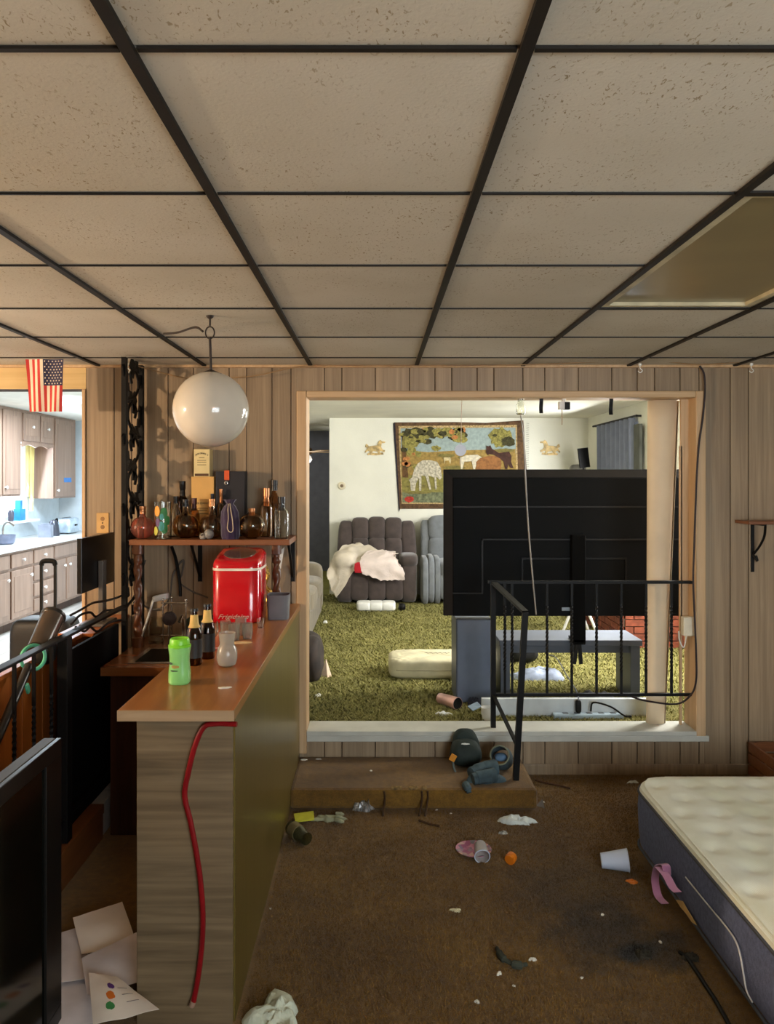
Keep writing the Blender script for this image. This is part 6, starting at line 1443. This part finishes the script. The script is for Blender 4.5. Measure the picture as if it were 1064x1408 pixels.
def plate_mat():
    m, nt, b = base_mat('plate_print'); v = coords(nt, rand=False)
    vo = N(nt, 'ShaderNodeTexVoronoi', ins={'Scale': 45.0}); nt.links.new(v, vo.inputs['Vector'])
    c_ = ramp(nt, vo.outputs['Color'], [(0.15, rgba((150,70,110))), (0.4, rgba((206,130,150))), (0.6, rgba((96,100,120))), (0.85, rgba((216,170,150)))])
    nt.links.new(c_, b.inputs['Base Color']); b.inputs['Roughness'].default_value = 0.5; return m
G().lathe([(0.0004,0.002),(0.055,0.002),(0.07,0.010),(0.082,0.013),(0.082,0.015),(0.068,0.012),(0.054,0.005),(0.0004,0.005)],32,c=c).build('disc', plate_mat(), plt)
ccup = thing('clear_cup', 'translucent frosted plastic cup lying against the pink plate', 'cup', F(660,1195))
b_, e_ = F(661,1180)+Vector((0.0,-0.005,0.048)), F(660,1197)+Vector((0.0,0.0,0.036))
G().lathe(cupshape(0.026,0.034,0.075),24,frame(b_+Vector((0,0.03,0.0)),Vector((0.0,-1,-0.25)))).build('shell', mat('frosted_plastic', (214,208,206), 0.35, trans=0.5, var=0.04), ccup)
G().tube([frame(b_+Vector((0,0.03,0))+Vector((0,-1,-0.25)).normalized()*0.075,(0,-1,-0.25)) @ Vector((0.034*math.cos(2*PI*k/20),0.034*math.sin(2*PI*k/20),0)) for k in range(20)],0.002,6,1,True).build('rim', mat('cup_white', (206,216,236)), ccup)
M_TIS = mat('tissue_pale', (206,212,206), 0.9, var=0.08, scale=25)
one(G().rag(F(712,1131),0.075,0.038,0.05,31,-0.25,edge=0.6), 'tissue', M_TIS, 'crumpled white tissue on the carpet beside the step end', 'tissue')
chip(692,1146,0.022,0.016,mat('scrap_greyish', (150,150,144), 0.7, var=0.5, scale=60),'foil_scrap','small grey scrap beside the crumpled tissue','litter',33,0.014)
chip(869,1076,0.035,0.014,M_TIS,'paper_scrap','white paper scrap on the carpet behind the mattress corner','litter',35,0.018,0.2)
one(G().prism([F(738,1108),F(746,1100,0.03),F(749,1112)],(0,0.004,0.004)), 'grey_scrap', mat('grey_card', (120,112,104), 0.8), 'grey card scrap at the corner of the step', 'litter')
chip(627,1252,0.022,0.010,mat('scrap_beige', (206,196,160), 0.8),'paper_scrap','lone beige paper scrap in the middle of the carpet','litter',37,0.012)
foil = one(G().rag(F(500,1112),0.05,0.045,0.085,41,0,rough=7,fold=1.0), 'foil_ball', mat('crumpled_foil', (150,150,150), 0.3, 0.8, var=0.5, scale=60), 'crumpled silver foil on the carpet below the step', 'foil', ang=10)
tw = thing('work_glove', 'grey glove with a yellow cuff lying on the carpet by the bar', 'glove', F(440,1128))
G().rag(F(450,1127),0.075,0.03,0.03,43,0.08,edge=0.5).build('palm', mat('glove_grey', (150,150,120), 0.9, var=0.15), tw)
G().prism([F(404,1121,0.012),F(431,1117,0.016),F(432,1128,0.014),F(406,1131,0.01)],(0,0,0.008)).build('cuff', mat('yellow_cuff', (196,190,50), 0.7), tw)
for k in range(3): G().tube([F(462,1119+4*k,0.014), F(468,1119+5*k,0.016), F(472,1120+5*k,0.008)],[0.011,0.010,0.007],8).build('finger', mat('glove_grey', (150,150,120)), tw)
gj = thing('glass_bottle', 'clear glass jar lying on the carpet against the bar side', 'jar', F(410,1160))
b_, e_ = F(399,1147)+Vector((0,0,0.036)), F(420,1163)+Vector((0,0,0.036)); L = (e_-b_).length
G().lathe(vessel([(0.026,0),(0.034,0.012),(0.035,L-0.04),(0.028,L-0.02),(0.029,L+0.01)],0.0022),24,frame(b_,e_-b_)).build('body', mat('murky_glass', (150,150,110), 0.08, trans=0.9, var=0.05), gj)
G().lathe([(0.0335,0.03),(0.0362,0.031),(0.0362,L*0.6),(0.0335,L*0.6+0.001)],24,frame(b_,e_-b_)).build('label_paper', mat('brown_label', (110,96,60), 0.7), gj)
wcl = one(G().rag(F(384,1394)+Vector((0,-0.03,0)),0.08,0.085,0.08,51,0.4,rough=2.5,edge=0.55), 'white_cloth', mat('white_cloth', (206,212,192), 0.9, var=0.05, bmp=0.4), 'crumpled white cloth on the carpet beside the bar base', 'cloth')
db = one(G().tube([F(683,1304,0.012),F(690,1316,0.016),F(700,1323,0.014),F(712,1327,0.016),F(724,1326,0.012)],[0.008,0.013,0.008,0.014,0.007],8), 'dark_rag', mat('dark_rag', (52,54,44), 0.95, var=0.3), 'twisted dark rag strip on the carpet', 'rag')
M_SCR = mat('scrap_white', (224,218,204), 0.8)
for k, (px, py, r, lb) in enumerate(((732,1320,0.014,'white scrap at the end of the dark rag'),(686,1339,0.012,'curled cream scrap below the dark rag'),(656,1378,0.010,'pale crumbs in the open middle of the carpet'),(372,1250,0.006,'tiny white crumb near the bar side panel'),(600,1114,0.008,'white crumb below the step front'),(747,1103,0.008,'white crumb by the grey card scrap'),(620,1119,0.006,'tiny white crumb in the shadow of the step'),(828,1258,0.008,'white crumbs near the dark carpet stain'),(908,1296,0.008,'white crumb beside the mattress base'),(706,1356,0.006,'tiny crumb below the dark rag strip'),(800,1345,0.006,'tiny crumb left of the dark carpet stain'))):
    chip(px, py, r, r*0.7, M_SCR, 'paper_crumb', lb, 'crumb', 60+k, r*0.7, k, 'white crumbs on the carpet')
M_STEPSCR = M_SCR
for k, (px, py, lb) in enumerate(((438,1044,'white scrap on the step beside the bar'),(418,1045,'grey scrap on the step in the bar corner'),(510,1060,'tiny scrap in the middle of the step'))):
    one(G().rag(F(px,py,STZ),0.018 if k < 2 else 0.007,0.008,0.006,80+k), 'step_scrap', M_STEPSCR, lb, 'crumb', 'scraps on the step')
# scuffed black remote / debris in the stain, cable by the mattress
for k, (px, py, r, lb) in enumerate(((884,1313,0.035,'black clump of debris in the dark carpet stain'),(950,1318,0.03,'dark debris clump beside the mattress base'))):
    one(G().rag(F(px,py),r,r*0.7,0.03,90+k,rough=6), 'debris_clump', mat('debris', (40,36,26), 0.9, var=0.4, scale=40), lb, 'debris', 'dark debris clumps')
wire('floor_cable', [F(934,1309,0.008),F(945,1318,0.008),F(957,1335,0.008),F(970,1355,0.008),F(985,1378,0.008),F(1002,1408,0.008),F(1020,1440,0.008)], 0.007, M_BLACK, 'black cable on the carpet beside the mattress', 'cable')
wire('twig', [F(736,1073,0.006),F(752,1077,0.006),F(768,1080,0.006),F(784,1084,0.006)], 0.005, M_DARKWOOD, 'thin dark stick on the carpet beside the step', 'stick')
# ---------------------------------------------------------------- bag and trousers on the step
bk = thing('backpack', 'open dark green bag slumped against the step wall', 'bag', F(650,1050,STZ))
M_BAG = mat('dark_green_canvas', (32,42,38), 0.75, var=0.2, scale=10, bmp=0.3)
yb_ = WY-0.06
def wob(a, q): return q+Vector((noise.noise(q*10),noise.noise(q*10+Vector((5,0,0))),noise.noise(q*10+Vector((0,5,0)))))*0.015
G().puff(P(640,1024,yb_-0.02)+Vector((0,0,-0.005)),(0.075,0.045,0.095),0.75,16,fn=wob).build('flap', M_BAG, bk)
c0 = P(640,1048,4.41); c0.z = STZ+0.07
G().puff(c0,(0.085,0.075,0.068),0.7,16,fn=wob).build('bag_body', M_BAG, bk)
G().tube([P(622,1044,4.33),P(624,1056,4.31),P(629,1066,4.305),P(634,1071,4.305)],0.006,6).build('strap', mat('strap_grey', (92,100,96), 0.8), bk)
c = P(623,1042,4.32); G().box(c.x-0.018,c.x+0.014,c.y-0.006,c.y+0.004,c.z-0.018,c.z+0.018,Matrix.Translation(c) @ Matrix.Rotation(0.5,4,'Y') @ Matrix.Translation(-c)).build('orange_label', mat('orange_patch', (216,140,30), 0.6), bk, ang=0)
G().rag(Vector((c0.x-0.005,c0.y-0.045,STZ+0.13)),0.02,0.007,0.008,95).build('white_patch', M_WHITE, bk)
tj = thing('trousers', 'crumpled dark denim trousers spilled on the step by the railing newel', 'trousers', F(680,1068,STZ))
M_DEN = mat('dark_denim', (62,78,84), 0.85, var=0.25, scale=14, bmp=0.4)
G().rag(Vector((0.578,4.185,STZ)),0.088,0.066,0.09,97,0.1,nr=18,na=56,rough=2.4,edge=0.25).build('legs', M_DEN, tj)
for pts_, rr_ in (([(682,1046,4.225,0.05),(672,1056,4.215,0.05),(660,1064,4.20,0.045),(648,1070,4.17,0.037)],[0.045,0.043,0.04,0.036]), ([(680,1056,4.15,0.04),(672,1064,4.14,0.04),(660,1072,4.13,0.036),(650,1078,4.12,0.03)],[0.038,0.036,0.034,0.03])):
    ctr = []
    for (px, py, Yv, zz) in pts_: q = P(px, py, Yv); ctr.append(Vector((q.x, q.y, STZ+zz)))
    G().tube(ctr, rr_, 14, 8).build('trouser_leg', M_DEN, tj)
pq = P(688,1040,4.285); pq.z = max(pq.z, STZ+0.05)
g = G(); Mx = frame(pq, Vector((-0.25,-0.75,0.45)))
g.lathe([(0.055,-0.10),(0.062,-0.04),(0.052,0.03),(0.047,0.03),(0.05,-0.03)],22,Mx); g.build('waist_opening', M_DEN, tj)
G().tube([Mx @ Vector((0.050*math.cos(2*PI*k/22),0.050*math.sin(2*PI*k/22),0.03)) for k in range(22)],0.0045,6,1,True).build('waistband', mat('denim_seam', (120,124,104), 0.8), tj)
G().puff(Mx @ Vector((0,0,-0.02)),(0.035,0.03,0.02),0.8,10).build('lining', mat('lining_blue', (100,130,160), 0.8), tj)
G().tube([F(640,1082,STZ)+Vector((0,0,0.01)),P(643,1084,4.05),P(645,1090,4.035)],[0.022,0.02,0.014],8).build('cuff', M_DEN, tj)

# floor lamp behind the viewer whose light fills the ceiling
fl_ = thing('floor_lamp', 'slim black floor lamp with cream shade beside the rear window', 'lamp', (0.95, -1.0, 0))
G().lathe([(0.0004,0),(0.14,0),(0.13,0.02),(0.0004,0.025)], 24, c=(0.95,-1.0,0)).build('base', M_BLACK, fl_)
G().cyl((0.95,-1.0,0.02),(0.95,-1.0,1.50),0.011).build('pole', M_BLACK, fl_)
G().lathe([(0.17,1.44),(0.12,1.66),(0.118,1.66),(0.168,1.44)], 28, c=(0.95,-1.0,0)).build('lamp_shade', mat('cream_shade', (226,206,166), 0.8, trans=0.0), fl_)

# short fibres of the worn brown carpet in front of the bar and bed
NB = 130000
fx_ = -0.43+rng.random(NB)*(1.60); fy_ = 2.0+rng.random(NB)*2.53
NX = 55000; fx_ = np.concatenate([fx_, 1.17+rng.random(NX)*1.85]); fy_ = np.concatenate([fy_, 3.60+rng.random(NX)*0.93])
keep = ~((fx_ < 0.85) & (fy_ > STY-0.01)); fx_, fy_ = fx_[keep], fy_[keep]; NB = len(fx_)
th = rng.random(NB)*2*PI; ln = 0.005+0.006*rng.random(NB); wd = 0.0012+0.0012*rng.random(NB)
V = np.empty((NB,3,3)); ax_, ay_ = -np.sin(th)*wd, np.cos(th)*wd; z0_ = np.full(NB, 0.0)
V[:,0] = np.stack([fx_-ax_, fy_-ay_, z0_], 1); V[:,1] = np.stack([fx_+ax_, fy_+ay_, z0_], 1); V[:,2] = np.stack([fx_+np.cos(th)*ln, fy_+np.sin(th)*ln, ln*0.7], 1)
me = bpy.data.meshes.new('carpet_fibres'); me.vertices.add(NB*3); me.loops.add(NB*3); me.polygons.add(NB)
me.vertices.foreach_set('co', V.reshape(-1)); me.loops.foreach_set('vertex_index', np.arange(NB*3, dtype=np.int32)); me.polygons.foreach_set('loop_start', np.arange(0, NB*3, 3, dtype=np.int32))
me.update(); me.materials.append(M_CARPET)
fo = bpy.data.objects.new('carpet_fibres', me); COL.objects.link(fo); fo.parent = bpy.data.objects['floor']
fo['kind'] = 'stuff'; fo['label'] = 'short brown carpet fibres'
# slatted crate in the corner behind the mattress
cr = thing('wooden_crate', 'low brown wooden crate against the panelling behind the mattress', 'crate', (2.36, 4.36, 0))
for k in range(3):
    G().box(2.13, 2.60, 4.20, 4.212, 0.012+0.066*k, 0.068+0.066*k).build('slat', M_SHELFWOOD, cr, ang=0, bev=0.002)
    G().box(2.13, 2.60, 4.508, 4.52, 0.012+0.066*k, 0.068+0.066*k).build('slat', M_SHELFWOOD, cr, ang=0, bev=0.002)
    G().box(2.13, 2.142, 4.213, 4.507, 0.012+0.066*k, 0.068+0.066*k).build('slat', M_SHELFWOOD, cr, ang=0, bev=0.002)
for (x, y) in ((2.143,4.213),(2.567,4.213),(2.143,4.487),(2.567,4.487)): G().box(x, x+0.02, y, y+0.02, 0, 0.2).build('corner_post', M_SHELFWOOD, cr, ang=0)
G().box(2.165, 2.565, 4.235, 4.485, 0.012, 0.022).build('bottom', M_SHELFWOOD, cr, ang=0)
